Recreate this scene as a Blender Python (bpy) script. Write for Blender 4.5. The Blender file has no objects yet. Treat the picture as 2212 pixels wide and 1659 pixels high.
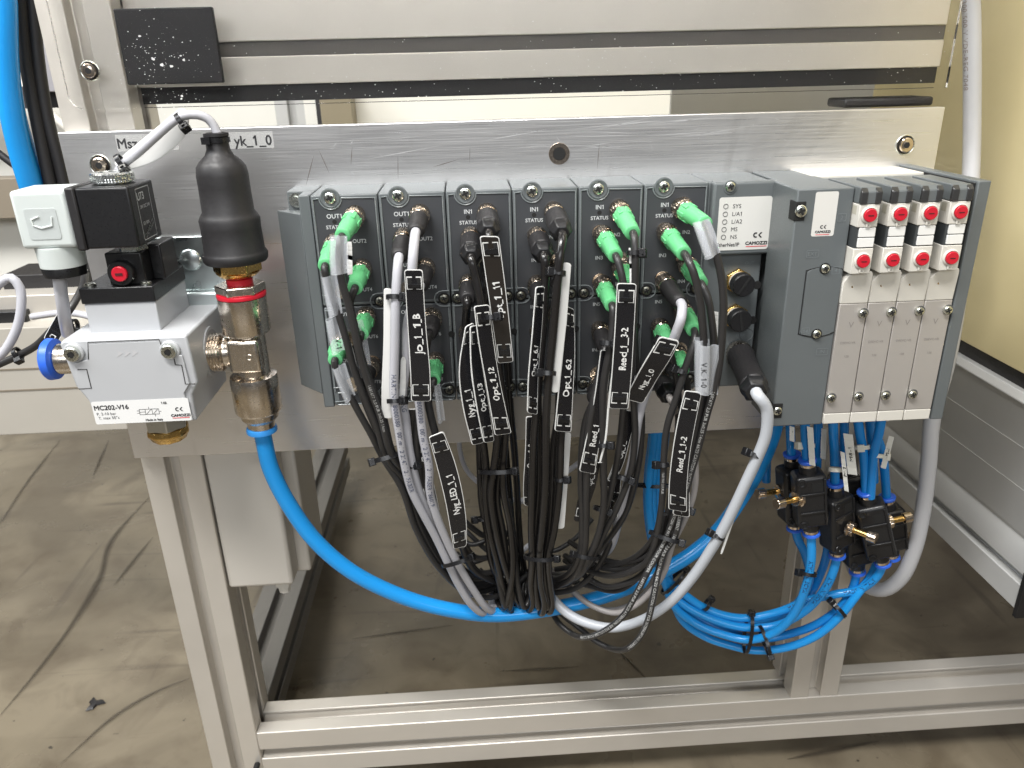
import bpy, bmesh, math, random
from math import sin, cos, pi, radians
from mathutils import Vector, Matrix
random.seed(7)
sc = bpy.context.scene
S = 0.001                                   # the scene is written in millimetres
V = Vector
# ------------------------------------------------------------------ camera
PITCH, YAW, ROLL, FPX = .3885, .0506, -.0259, 1657.4
CAM = V((116.7, -640.6, 82.3))
_f = V((sin(YAW)*cos(PITCH), cos(YAW)*cos(PITCH), -sin(PITCH)))
_r = V((cos(YAW), -sin(YAW), 0)); _u = _r.cross(_f)
CR = _r*cos(ROLL) + _u*sin(ROLL); CU = -_r*sin(ROLL) + _u*cos(ROLL); CF = _f
cd = bpy.data.cameras.new('camera'); co = bpy.data.objects.new('camera', cd); sc.collection.objects.link(co)
co.matrix_world = Matrix(((CR.x, CU.x, -CF.x, CAM.x*S), (CR.y, CU.y, -CF.y, CAM.y*S), (CR.z, CU.z, -CF.z, CAM.z*S), (0, 0, 0, 1)))
cd.sensor_width = 36; cd.lens = 36*FPX/2212; cd.clip_start = .01; cd.clip_end = 50
cd.dof.use_dof = True; cd.dof.focus_distance = .60; cd.dof.aperture_fstop = 11.5
sc.camera = co
# ------------------------------------------------------------------ hall light (indoor: lamps and added fills)
w = bpy.data.worlds.new('World'); sc.world = w; w.use_nodes = True
w.node_tree.nodes['Background'].inputs[0].default_value = (.93, .95, 1, 1)
w.node_tree.nodes['Background'].inputs[1].default_value = .10
def area(name, loc, target, sx, sy, power, col):
    l = bpy.data.lights.new(name, 'AREA'); l.shape = 'RECTANGLE'; l.size = sx; l.size_y = sy; l.energy = power; l.color = col
    o = bpy.data.objects.new(name, l); sc.collection.objects.link(o)
    o.location = loc; o.rotation_euler = (V(target)-V(loc)).to_track_quat('-Z', 'Y').to_euler()
area('hall_ceiling_lamp', (-.45, -.95, 1.7), (.1, 0, -.1), 1.3, .3, 62, (1, .985, .96))
area('hall_ceiling_lamp', (.9, -.5, 1.9), (.3, 0, -.1), .3, 1.2, 12, (1, .96, .9))
area('hall_window', (-1.5, -.6, 1.3), (-.1, 0, 0), .7, .9, 14, (.9, .95, 1))
area('plate_glare_fill', (.1, -3.4, 1.25), (.15, 0, 0), 3.2, .9, 43, (.96, .98, 1))  # added light behind the camera, for glare on the plate
area('left_floor_fill', (-1.5, -.1, 1.3), (-.8, -.05, -.69), .5, .4, 13, (1, .96, .88))  # added light aimed at the floor on the left
sc.view_settings.view_transform = 'Standard'; sc.view_settings.look = 'None'
sc.view_settings.exposure = 0.35; sc.view_settings.gamma = 1
# ------------------------------------------------------------------ pixel -> place (survey of the photograph, 2212 px wide)
def ray(px, py): return CF + CR*((px-1106)/FPX) - CU*((py-829.5)/FPX)
def at(px, py, Y): d = ray(px, py); return CAM + d*((Y-CAM.y)/d.y)
def atX(px, py, X): d = ray(px, py); return CAM + d*((X-CAM.x)/d.x)
def atZ(px, py, Z): d = ray(px, py); return CAM + d*((Z-CAM.z)/d.z)
def reach(P0, px, py, L):                   # point on the sight line at distance L from P0, the nearer one
    d = ray(px, py).normalized(); m = CAM-P0; b = m.dot(d); c = m.dot(m)-L*L; D = b*b-c
    return CAM + d*(-b if D <= 0 else -b-math.sqrt(D))
# ------------------------------------------------------------------ materials
MATS = {}
def mat(name, col, rough=.5, metal=0., bump=0., bscale=600, var=.06, rvar=.08, trans=0., ior=1.45, brushed=None, alpha=1., coat=0., sss=0.):
    if name in MATS: return MATS[name]
    m = bpy.data.materials.new(name); m.use_nodes = True; nt = m.node_tree; N = nt.nodes; L = nt.links
    b = N['Principled BSDF']; tc = N.new('ShaderNodeTexCoord'); mp = N.new('ShaderNodeMapping'); L.new(tc.outputs['Object'], mp.inputs[0])
    if brushed: mp.inputs['Scale'].default_value = brushed
    n = N.new('ShaderNodeTexNoise'); n.inputs['Scale'].default_value = bscale; n.inputs['Detail'].default_value = 5; L.new(mp.outputs[0], n.inputs[0])
    n2 = N.new('ShaderNodeTexNoise'); n2.inputs['Scale'].default_value = 28; n2.inputs['Detail'].default_value = 6; L.new(tc.outputs['Object'], n2.inputs[0])
    mx = N.new('ShaderNodeMix'); mx.data_type = 'RGBA'; mx.inputs[6].default_value = (*[c*(1-var) for c in col], 1); mx.inputs[7].default_value = (*[min(1, c*(1+var)) for c in col], 1)
    L.new(n2.outputs[0], mx.inputs[0]); L.new(mx.outputs[2], b.inputs['Base Color'])
    r = N.new('ShaderNodeMapRange'); r.inputs[3].default_value = max(.02, rough-rvar); r.inputs[4].default_value = min(1, rough+rvar); r.inputs[1].default_value = .3; r.inputs[2].default_value = .7
    L.new(n.outputs[0], r.inputs[0]); L.new(r.outputs[0], b.inputs['Roughness'])
    b.inputs['Metallic'].default_value = metal; b.inputs['IOR'].default_value = ior
    b.inputs['Transmission Weight'].default_value = trans; b.inputs['Alpha'].default_value = alpha; b.inputs['Coat Weight'].default_value = coat
    if sss: b.inputs['Subsurface Weight'].default_value = sss; b.inputs['Subsurface Scale'].default_value = .004; b.inputs['Subsurface Radius'].default_value = (1, 1, 1)
    if bump:
        bp = N.new('ShaderNodeBump'); bp.inputs['Strength'].default_value = bump; bp.inputs['Distance'].default_value = .0003
        L.new(n.outputs[0], bp.inputs['Height']); L.new(bp.outputs[0], b.inputs['Normal'])
    MATS[name] = m; return m
def plain(name, col, rough=.5, metal=0.):
    if name in MATS: return MATS[name]
    m = bpy.data.materials.new(name); m.use_nodes = True; b = m.node_tree.nodes['Principled BSDF']
    b.inputs['Base Color'].default_value = (*col, 1); b.inputs['Roughness'].default_value = rough; b.inputs['Metallic'].default_value = metal
    MATS[name] = m; return m
def plate_mat():
    m = mat('milled_aluminium', (.78, .77, .765), .33, .88, .26, 9, .05, .07, brushed=(1.6, 1, 110))
    nt = m.node_tree; N = nt.nodes; L = nt.links; b = N['Principled BSDF']
    mx = [n for n in N if n.bl_idname == 'ShaderNodeMix'][0]
    tc = [n for n in N if n.bl_idname == 'ShaderNodeTexCoord'][0]
    # stains: blotches and grease smears that belong to the plate
    mp = N.new('ShaderNodeMapping'); mp.inputs['Scale'].default_value = (9, 1, 5); L.new(tc.outputs['Object'], mp.inputs[0])
    ns = N.new('ShaderNodeTexNoise'); ns.inputs['Scale'].default_value = 2.2; ns.inputs['Detail'].default_value = 8; ns.inputs['Distortion'].default_value = 1.4; L.new(mp.outputs[0], ns.inputs[0])
    rp = N.new('ShaderNodeMapRange'); rp.inputs[1].default_value = .56; rp.inputs[2].default_value = .75; rp.inputs[3].default_value = 0; rp.inputs[4].default_value = .28; L.new(ns.outputs[0], rp.inputs[0])
    m2 = N.new('ShaderNodeMix'); m2.data_type = 'RGBA'; m2.inputs[7].default_value = (.36, .33, .31, 1); L.new(rp.outputs[0], m2.inputs[0]); L.new(mx.outputs[2], m2.inputs[6])
    L.new(m2.outputs[2], b.inputs['Base Color'])
    b.inputs['Anisotropic'].default_value = .5
    return m
def floor_mat():
    m = bpy.data.materials.new('worn_floor'); m.use_nodes = True; nt = m.node_tree; N = nt.nodes; L = nt.links; b = N['Principled BSDF']
    tc = N.new('ShaderNodeTexCoord')
    def noise(scale, detail=6, mscale=(1, 1, 1), rot=0, dist=0):
        mp = N.new('ShaderNodeMapping'); mp.inputs['Scale'].default_value = mscale; mp.inputs['Rotation'].default_value = (0, 0, rot); L.new(tc.outputs['Object'], mp.inputs[0])
        n = N.new('ShaderNodeTexNoise'); n.inputs['Scale'].default_value = scale; n.inputs['Detail'].default_value = detail; n.inputs['Distortion'].default_value = dist; L.new(mp.outputs[0], n.inputs[0]); return n.outputs[0]
    def rng(src, a, c, lo=0, hi=1):
        r = N.new('ShaderNodeMapRange'); r.inputs[1].default_value = a; r.inputs[2].default_value = c; r.inputs[3].default_value = lo; r.inputs[4].default_value = hi; L.new(src, r.inputs[0]); return r.outputs[0]
    def mixc(fac, a, c):
        x = N.new('ShaderNodeMix'); x.data_type = 'RGBA'; L.new(fac, x.inputs[0])
        for i, v in ((6, a), (7, c)):
            if isinstance(v, tuple): x.inputs[i].default_value = (*v, 1)
            else: L.new(v, x.inputs[i])
        return x.outputs[2]
    c = mixc(rng(noise(3.4, 10, dist=.8), .38, .6), (.105, .085, .057), (.20, .168, .118))
    c = mixc(rng(noise(14, 8, dist=.6), .48, .70, 0, .6), c, (.078, .058, .037))
    c = mixc(rng(noise(3, 10, (1, 16, 1), .6, .35), .62, .70, 0, .55), c, (.055, .042, .03))       # scuffs
    c = mixc(rng(noise(2.5, 10, (14, 1, 1), .25, .3), .63, .71, 0, .5), c, (.05, .038, .028))
    c = mixc(rng(noise(70, 3), .70, .74, 0, .9), c, (.03, .025, .02))                         # dark specks
    L.new(c, b.inputs['Base Color']); L.new(rng(noise(9), .3, .7, .22, .45), b.inputs['Roughness'])
    bp = N.new('ShaderNodeBump'); bp.inputs['Strength'].default_value = .3; bp.inputs['Distance'].default_value = .002; L.new(noise(25), bp.inputs['Height']); L.new(bp.outputs[0], b.inputs['Normal'])
    return m
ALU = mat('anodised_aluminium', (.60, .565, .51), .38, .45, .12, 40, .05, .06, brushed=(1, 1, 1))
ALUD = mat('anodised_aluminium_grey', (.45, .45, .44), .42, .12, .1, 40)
PLATE = plate_mat(); FLOOR = floor_mat()
BODY = mat('grey_housing', (.112, .124, .128), .38, 0, .25, 1500, .06)
SHEET = mat('dark_fascia', (.042, .045, .050), .48, 0, .1, 2500, .1)
WHITE = mat('white_print', (.78, .78, .76), .5, var=.02); PRINT = plain('light_print', (.55, .57, .58), .6)
DARK = plain('dark_print', (.02, .02, .022), .6); HOLE = plain('hole_dark', (.006, .006, .006), .8)
STICK = mat('sticker_grey_white', (.62, .61, .58), .45, var=.02)
RED = mat('red_plastic', (.50, .012, .028), .34, bump=.05, var=.05); REDLINE = plain('red_print', (.65, .04, .06), .5)
CREAM = mat('cream_plastic', (.58, .56, .51), .4, bump=.08, bscale=1200, var=.02)
SILV = mat('silver_paint', (.41, .385, .36), .48, .35, .25, 2500, .04)
ZINC = mat('zinc_screw', (.66, .68, .62), .25, 1, .1, 900)
NICKEL = mat('warm_nickel', (.64, .54, .44), .18, 1, .03, 700, .08, .06)
NICKEL2 = mat('plated_nickel', (.62, .56, .49), .24, 1, .04, 400, .06, .07)
BRASS = mat('brass', (.68, .45, .16), .22, 1, .03, 600)
GREEN = mat('green_plastic', (.125, .47, .20), .40, 0, .1, 900, .07, sss=.08)
BLACK = mat('black_plastic', (.011, .011, .012), .34, 0, .06, 900, .2)
RUB = mat('black_rubber', (.018, .017, .018), .5, 0, .12, 500, .2)
PUR = mat('black_cable_jacket', (.026, .025, .025), .38, 0, .22, 900, .25)
PVC = mat('glossy_black_jacket', (.014, .013, .013), .2, 0, .1, 900, .25)
GREY = mat('grey_cable_jacket', (.43, .43, .46), .36, 0, .06, 500, .04)
WCAB = mat('white_cable_jacket', (.42, .44, .47), .35, 0, .06, 500, .04)
TIE = mat('tie_nylon', (.010, .010, .011), .28, 0, .05, 500, .2)
TIEW = mat('tie_natural', (.62, .60, .52), .4, 0, .05, 500, .03, sss=.2)
MARKB = mat('marker_black', (.009, .009, .011), .28, 0, .03, 1500, .2); MARKW = mat('marker_white', (.72, .72, .70), .4, var=.02)
BLUE = mat('blue_hose', (.015, .275, .68), .22, 0, .04, 300, .08, .05, sss=.12)
BLUE2 = mat('blue_hose_deep', (.010, .21, .58), .22, 0, .04, 300, .08, .05, sss=.1)
RING = mat('blue_collar', (.03, .13, .66), .38, 0, .04, 300)
CLEAR = mat('clear_sleeve', (.80, .83, .88), .16, 0, .15, 260, .01, .05, alpha=.25, coat=1)
ACRYL = mat('acrylic', (.985, .985, .98), .015, 0, 0, 300, .0, .01, trans=1, ior=1.2)
MILK = mat('milky_plastic', (.56, .60, .585), .38, 0, .04, 300, .02, sss=.5)
CAST = mat('light_grey_cast', (.45, .46, .475), .42, .1, .06, 900, .03)
GALV = mat('galvanised', (.55, .60, .60), .3, 1, .1, 60, .1)
WALLW = mat('cream_panel', (.68, .67, .62), .5, 0, .05, 90, .03)
YELL = mat('yellow_panel', (.56, .48, .27), .45, 0, .08, 60, .05)
BROWN = mat('brown_band', (.20, .17, .13), .5)
BOXG = mat('box_grey', (.50, .47, .42), .5, 0, .08, 700, .03)
# ------------------------------------------------------------------ mesh building
WL = {}
class M:
    def __init__(s): s.v = []; s.f = []
    def add(s, vs, fs):
        o = len(s.v); s.v += [V(p) for p in vs]; s.f += [tuple(i+o for i in f) for f in fs]; return s
    def box(s, x0, x1, y0, y1, z0, z1):
        return s.add([(x, y, z) for x in (x0, x1) for y in (y0, y1) for z in (z0, z1)], [(0, 1, 3, 2), (4, 6, 7, 5), (0, 4, 5, 1), (2, 3, 7, 6), (0, 2, 6, 4), (1, 5, 7, 3)])
    def obox(s, c, ax, ay, az):
        c, ax, ay, az = V(c), V(ax), V(ay), V(az)
        return s.add([c+ax*i+ay*j+az*k for i in (-1, 1) for j in (-1, 1) for k in (-1, 1)], [(0, 1, 3, 2), (4, 6, 7, 5), (0, 4, 5, 1), (2, 3, 7, 6), (0, 2, 6, 4), (1, 5, 7, 3)])
    def lathe(s, p, d, prof, n=24, fn=None, ph=0):
        p = V(p); d = V(d).normalized(); a = d.orthogonal().normalized() if abs(d.z) < .9 and abs(d.y) < .9 else (V((1, 0, 0))-d*d.x).normalized(); b = d.cross(a)
        vs = []; fs = []
        for t, r in prof:
            for k in range(n):
                A = 2*pi*k/n+ph; rr = fn(A, t, r) if fn else r
                vs.append(p+d*t+(a*cos(A)+b*sin(A))*rr)
        for j in range(len(prof)-1):
            for k in range(n): fs.append((j*n+k, j*n+(k+1) % n, (j+1)*n+(k+1) % n, (j+1)*n+k))
        fs.append(tuple(range(n))[::-1]); fs.append(tuple(range((len(prof)-1)*n, len(prof)*n)))
        return s.add(vs, fs)
    def cyl(s, p, q, r0, r1=None, n=20):
        p = V(p); q = V(q); L = (q-p).length; return s.lathe(p, q-p, [(0, r0), (L, r0 if r1 is None else r1)], n)
    def ringp(s, p, d, R, r, n=28, m=8, arc=2*pi):
        p = V(p); d = V(d).normalized(); a = d.orthogonal().normalized(); b = d.cross(a); vs = []; fs = []
        for k in range(n):
            A = 2*pi*k/n; e = a*cos(A)+b*sin(A)
            for j in range(m):
                B = 2*pi*j/m; vs.append(p+e*(R+r*cos(B))+d*(r*sin(B)))
        for k in range(n):
            for j in range(m): fs.append((k*m+j, ((k+1) % n)*m+j, ((k+1) % n)*m+(j+1) % m, k*m+(j+1) % m))
        return s.add(vs, fs)
    def band(s, p, d, R, wd, th, n=28):      # flat strap ring
        p = V(p); d = V(d).normalized(); a = d.orthogonal().normalized(); b = d.cross(a); vs = []; fs = []
        for k in range(n):
            A = 2*pi*k/n; e = a*cos(A)+b*sin(A)
            for rr, h in ((R, -wd/2), (R+th, -wd/2), (R+th, wd/2), (R, wd/2)): vs.append(p+e*rr+d*h)
        for k in range(n):
            for j in range(4): fs.append((k*4+j, ((k+1) % n)*4+j, ((k+1) % n)*4+(j+1) % 4, k*4+(j+1) % 4))
        return s.add(vs, fs)
    def tube(s, path, r, n=12, close=True):
        fr = frames(path); vs = []; fs = []
        for i, (p, T, a, b) in enumerate(fr):
            rr = r(i/(len(fr)-1)) if callable(r) else r
            for k in range(n): A = 2*pi*k/n; vs.append(p+(a*cos(A)+b*sin(A))*rr)
        for i in range(len(fr)-1):
            for k in range(n): fs.append((i*n+k, i*n+(k+1) % n, (i+1)*n+(k+1) % n, (i+1)*n+k))
        if close: fs.append(tuple(range(n))[::-1]); fs.append(tuple(range((len(fr)-1)*n, len(fr)*n)))
        return s.add(vs, fs)
    def prism(s, poly, vec):                 # poly: 3-D points of a flat outline
        n = len(poly); poly = [V(p) for p in poly]; vec = V(vec)
        return s.add(poly+[p+vec for p in poly], [tuple(range(n))[::-1], tuple(range(n, 2*n))]+[(i, (i+1) % n, n+(i+1) % n, n+i) for i in range(n)])
    def build(s, name, m, parent=None, smooth=True, bev=0, seg=2, ang=35, origin=None):
        if not s.v: return None
        lo = V([min(p[i] for p in s.v) for i in range(3)]); hi = V([max(p[i] for p in s.v) for i in range(3)])
        c = V(origin) if origin is not None else (lo+hi)/2
        me = bpy.data.meshes.new(name); me.from_pydata([(p-c)*S for p in s.v], [], s.f)
        bm = bmesh.new(); bm.from_mesh(me); bmesh.ops.recalc_face_normals(bm, faces=bm.faces); bm.to_mesh(me); bm.free()
        if smooth: me.polygons.foreach_set('use_smooth', [True]*len(me.polygons)); me.set_sharp_from_angle(angle=radians(ang))
        me.materials.append(m); o = bpy.data.objects.new(name, me); sc.collection.objects.link(o)
        WL[o.name] = c
        if parent is not None: o.parent = parent; o.location = (c-WL[parent.name])*S
        else: o.location = c*S
        if bev:
            b = o.modifiers.new('bevel', 'BEVEL'); b.width = bev*S; b.segments = seg; b.limit_method = 'ANGLE'; b.angle_limit = radians(40); b.harden_normals = False
        return o
def catmull(P, step=4.0):
    P = [V(p) for p in P]
    if len(P) == 2: P = [P[0], (P[0]+P[1])/2, P[1]]
    Q = [P[0]*2-P[1]]+P+[P[-1]*2-P[-2]]; out = []
    for i in range(1, len(Q)-2):
        p0, p1, p2, p3 = Q[i-1:i+3]
        t1 = max(1e-3, (p1-p0).length)**.5; t2 = t1+max(1e-3, (p2-p1).length)**.5; t3 = t2+max(1e-3, (p3-p2).length)**.5
        n = max(2, int((p2-p1).length/step))
        for k in range(n):
            t = t1+(t2-t1)*k/n
            A1 = p0*((t1-t)/t1)+p1*(t/t1); A2 = p1*((t2-t)/(t2-t1))+p2*((t-t1)/(t2-t1)); A3 = p2*((t3-t)/(t3-t2))+p3*((t-t2)/(t3-t2))
            B1 = A1*((t2-t)/t2)+A2*(t/t2); B2 = A2*((t3-t)/(t3-t1))+A3*((t-t1)/(t3-t1))
            out.append(B1*((t2-t)/(t2-t1))+B2*((t-t1)/(t2-t1)))
    out.append(P[-1]); return out
def frames(path):
    path = [V(p) for p in path]; out = []; a = None
    for i, p in enumerate(path):
        T = (path[min(i+1, len(path)-1)]-path[max(i-1, 0)]).normalized()
        a = T.orthogonal().normalized() if a is None else (a-T*a.dot(T)).normalized()
        out.append((p, T, a, T.cross(a)))
    return out
def empty(name, loc, label=None, cat=None, group=None, parent=None):
    o = bpy.data.objects.new(name, None); sc.collection.objects.link(o); WL[o.name] = V(loc); o.empty_display_size = .01
    if parent is not None: o.parent = parent; o.location = (V(loc)-WL[parent.name])*S
    else: o.location = V(loc)*S
    return tag(o, label, cat, group)
def tag(o, label=None, cat=None, group=None, kind=None):
    if label: o['label'] = label
    if cat: o['category'] = cat
    if group: o['group'] = group
    if kind: o['kind'] = kind
    return o
def inst(src, pos, parent, name=None):       # copy of a piece (mesh shared) centred at pos
    o = src.copy(); sc.collection.objects.link(o); o.parent = parent
    WL[o.name] = V(pos); o.location = (V(pos)-(WL[parent.name] if parent else V((0, 0, 0))))*S
    return o
# ------------------------------------------------------------------ lettering
_TX = {}
def textmesh(t, sp=1.0):
    if (t, sp) in _TX: return _TX[(t, sp)]
    cu = bpy.data.curves.new('t', 'FONT'); cu.body = t; cu.size = 1; cu.space_character = sp; cu.resolution_u = 3
    o = bpy.data.objects.new('t', cu); sc.collection.objects.link(o); bpy.context.view_layer.update()
    me = bpy.data.meshes.new_from_object(o.evaluated_get(bpy.context.evaluated_depsgraph_get()))
    vs = [(v.co.x, v.co.y) for v in me.vertices]; fs = [tuple(p.vertices) for p in me.polygons]
    bpy.data.objects.remove(o); bpy.data.curves.remove(cu); bpy.data.meshes.remove(me)
    if not vs: vs = [(0, 0)]
    for i, ch in enumerate(t):               # give every 1 its flag
        if ch == '1':
            cu = bpy.data.curves.new('t', 'FONT'); cu.body = t[:i+1]; cu.size = 1; cu.space_character = sp; cu.resolution_u = 2
            o = bpy.data.objects.new('t', cu); sc.collection.objects.link(o); bpy.context.view_layer.update()
            me = bpy.data.meshes.new_from_object(o.evaluated_get(bpy.context.evaluated_depsgraph_get())); xr = max(v.co.x for v in me.vertices); yt = max(v.co.y for v in me.vertices if v.co.x > xr-.05)
            bpy.data.objects.remove(o); bpy.data.curves.remove(cu); bpy.data.meshes.remove(me)
            k = len(vs); vs += [(xr-.06, yt), (xr-.06, yt-.12), (xr-.22, yt-.22), (xr-.22, yt-.12)]; fs.append((k, k+1, k+2, k+3))
    x0 = min(v[0] for v in vs); x1 = max(v[0] for v in vs); vs = [(v[0]-x0, v[1]) for v in vs]
    _TX[(t, sp)] = (vs, fs, x1-x0); return _TX[(t, sp)]
def text(t, fn, size, m, parent, align='c', sp=1.0, name='lettering', bold=0, mb=None, wide=1.0):
    vs, fs, wd = textmesh(t, sp); sh = {'c': wd/2, 'l': 0, 'r': wd}[align]
    mb2 = mb or M(); offs = [(0, 0)] if not bold else [(-bold, 0), (bold, 0), (0, bold), (0, -bold)]
    for k, (dx, dy) in enumerate(offs): mb2.add([fn((x-sh+dx)*size*wide, (y-.36+dy)*size, .012*k) for x, y in vs], fs)
    if mb is None: return mb2.build(name, m, parent, smooth=False)
def flat(px, py, Y=None, ux=(1, 0, 0), uy=(0, 0, 1), un=(0, -1, 0), pos=None):
    P = V(pos) if pos is not None else at(px, py, Y); ux = V(ux); uy = V(uy); un = V(un)
    return lambda x, y, n=0: P+ux*x+uy*y+un*n
def tube_text(t, path, r, s0, size, m, parent, rev=False, sp=1.1, name='printed_text', repeat=1, gap=20, off=0., bold=.02):
    pts = list(path)[::-1] if rev else list(path); cum = [0]
    for a, b in zip(pts, pts[1:]): cum.append(cum[-1]+(b-a).length)
    def fn(x, y, n=0, base=0):
        s = min(max(base+x, 0), cum[-1]-.01); i = 0
        while i < len(cum)-2 and cum[i+1] < s: i += 1
        i = _bis(cum, s); k = (s-cum[i])/max(1e-6, cum[i+1]-cum[i]); P = pts[i].lerp(pts[i+1], k)
        T0 = (pts[min(i+1, len(pts)-1)]-pts[max(i-1, 0)]).normalized(); T1 = (pts[min(i+2, len(pts)-1)]-pts[i]).normalized(); T = T0.lerp(T1, k).normalized()
        Nn = (CAM0-P); Nn = (Nn-T*Nn.dot(T)).normalized(); B = Nn.cross(T)
        A = (y+off)/r; return P+(Nn*cos(A)+B*sin(A))*(r+.12+n)+T*0
    mb = M()
    for q in range(repeat):
        base = s0+q*(textmesh(t, sp)[2]*size+gap)
        if base+textmesh(t, sp)[2]*size > cum[-1]: break
        text(t, lambda x, y, n=0: fn(x, y, n, base), size, m, parent, 'l', sp, bold=bold, mb=mb)
    return mb.build(name, m, parent, smooth=False)
def _bis(c, s):
    lo, hi = 0, len(c)-1
    while hi-lo > 1:
        m = (lo+hi)//2
        if c[m] <= s: lo = m
        else: hi = m
    return lo
CAM0 = V((116.7, -640.6, 82.3))              # print is legible from where the cables hang out towards the hall
# ================================================================== SETTING
FZ = -690
tag(M().add([(-6000, -2500, FZ), (6000, -2500, FZ), (6000, 9000, FZ), (-6000, 9000, FZ)], [(0, 1, 2, 3)]).build('floor', FLOOR), kind='structure')
tag(M().box(-1400, 900, 1250, 1280, FZ, 900).build('hall_wall', WALLW), kind='structure')
def slotted(w, d, sw=13.5, sd=13):            # outline of a slotted profile, centred, sizes w x d
    a, b, h, k = w/2, d/2, sw/2, sw/2+3
    q = []
    def side(L, D):
        return [(-L, -D), (-h, -D), (-h, -D+3), (-k, -D+3), (-k+3, -D+sd), (k-3, -D+sd), (k, -D+3), (h, -D+3), (h, -D)]
    for ang, (L, D) in ((0, (a, b)), (1, (b, a)), (2, (a, b)), (3, (b, a))):
        for x, y in side(L, D):
            for _ in range(ang): x, y = -y, x
            q.append((x, y))
    return q
def bar(name, axis, c, w, d, t0, t1, m=ALU, parent=None, **kw):
    mb = M(); pr = slotted(w, d, **kw)
    if axis == 'z': mb.prism([(c[0]+x, c[1]+y, t0) for x, y in pr], (0, 0, t1-t0))
    if axis == 'x': mb.prism([(t0, c[0]+x, c[1]+y) for x, y in pr], (t1-t0, 0, 0))
    if axis == 'y': mb.prism([(c[0]+x, t0, c[1]+y) for x, y in pr], (0, t1-t0, 0))
    return mb.build(name, m, parent, bev=1.0, ang=30)
# machine frame: one bolted thing
fr = empty('machine_frame', (0, 0, FZ), 'aluminium profile machine frame standing on the floor behind the mounting plate', 'frame')
bar('corner_post', 'z', (-169, 38), 55, 55, FZ, 600, parent=fr)
bar('support_post', 'z', (484, 38), 55, 55, -585, -160, parent=fr)
bar('bottom_rail', 'x', (33.5, -616), 47, 62, -141.3, 1200, parent=fr)
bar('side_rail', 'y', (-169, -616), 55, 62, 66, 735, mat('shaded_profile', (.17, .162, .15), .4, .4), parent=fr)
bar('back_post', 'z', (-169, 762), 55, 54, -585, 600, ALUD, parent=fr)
M().prism([(-141.3, y, z) for y, z in ((32, 76), (80, 76), (80, 420), (32, 420), (32, 108), (35, 108), (35, 112), (44, 109), (44, 96), (35, 93), (35, 97), (32, 97))], (657.3, 0, 0)).build('upper_beam', ALU, fr, bev=.8)
M().box(-141.2, 516.2, 34, 44.5, 97.2, 107.8).build('groove_shade_strip', mat('groove_shade_strip', (.10, .092, .085), .4), fr)  # dark strip that puts the groove's shade into its colour
M().box(-141, 516.1, 36, 80, 63.5, 75.9).build('gap_shade_strip', RUB, fr)  # black strip standing in for the shade of the gap under the beam
M().box(-141, 470, 24, 780, -232, -222).build('floor_shade_panel', WALLW, fr)  # unseen panel, added to shade the floor under the machine
bar('carrier_rail', 'x', (28, 20), 30, 40, -141.3, 506, parent=fr, sw=8, sd=7)
M().lathe((-146, -.5, -628), (0, 1, 0), [(0, 0), (.1, 3.2), (9, 3.2)], 16).build('drilled_hole', HOLE, fr)
# mounting plate
PX0, PX1, PZ0, PZ1 = -196.7, 507.9, -236.8, 45.9
pl = empty('mounting_plate', (155, 0, PZ0), 'scratched milled aluminium mounting plate carrying the valve terminal', 'plate')
M().box(PX0, PX1, 0, 9.5, PZ0, PZ1).build('plate_body', PLATE, pl, bev=.7)
def hexsocket(P, R, parent, m=NICKEL, nm='socket_screw', recess=0):
    e = empty(nm, P, parent=parent)
    M().lathe(V(P)+V((0, -.15, 0)), (0, -1, 0), [(0, R*1.3), (.1, R*1.3)], 32).build('counterbore', HOLE, e)
    M().ringp(V(P)+V((0, -.2, 0)), (0, 1, 0), R*1.3, .5).build('counterbore_edge', ZINC, e)
    M().lathe(V(P)+V((0, -.3, 0)), (0, -1, 0), [(0, R), (2.0, R), (2.6, R*.86), (2.6, R*.55), (2.7, R*.50)], 32).build('screw_head', m, e)
    M().lathe(V(P)+V((0, -3.05, 0)), (0, -1, 0), [(0, R*.46), (.05, R*.46)], 6).build('hex_socket', HOLE, e)
    return e
hexsocket((-169.6, 0, 20.8), 6.0, pl); hexsocket((479.2, 0, 17.2), 5.9, pl)
th = empty('threaded_hole', (192.1, 0, 18.7), parent=pl)
M().lathe((192.1, -.1, 18.7), (0, -1, 0), [(0, 8.6), (.5, 8.4), (.5, 5.2), (.1, 5.0)], 32).build('bushing', NICKEL, th)
M().lathe((192.1, -.55, 18.7), (0, -1, 0), [(0, 4.9), (.06, 4.9)], 28).build('bore', HOLE, th)
for nm, x0, x1, zc, t, al, tx in (('tape_label', -154, -107, 37, 'Msz', 'l', -153), ('tape_label', -72, -33.5, 36.5, 'yk_1_0', 'r', -35)):
    l = M().box(x0, x1, -.12, -.02, zc-6.5, zc+6).build(nm, mat('clear_tape', (.6, .6, .59), .35, alpha=.35), pl)
    text(t, flat(0, 0, pos=(tx, -.2, zc-.3)), 10.5, DARK, l, al, bold=.02, wide=.95)
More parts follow.
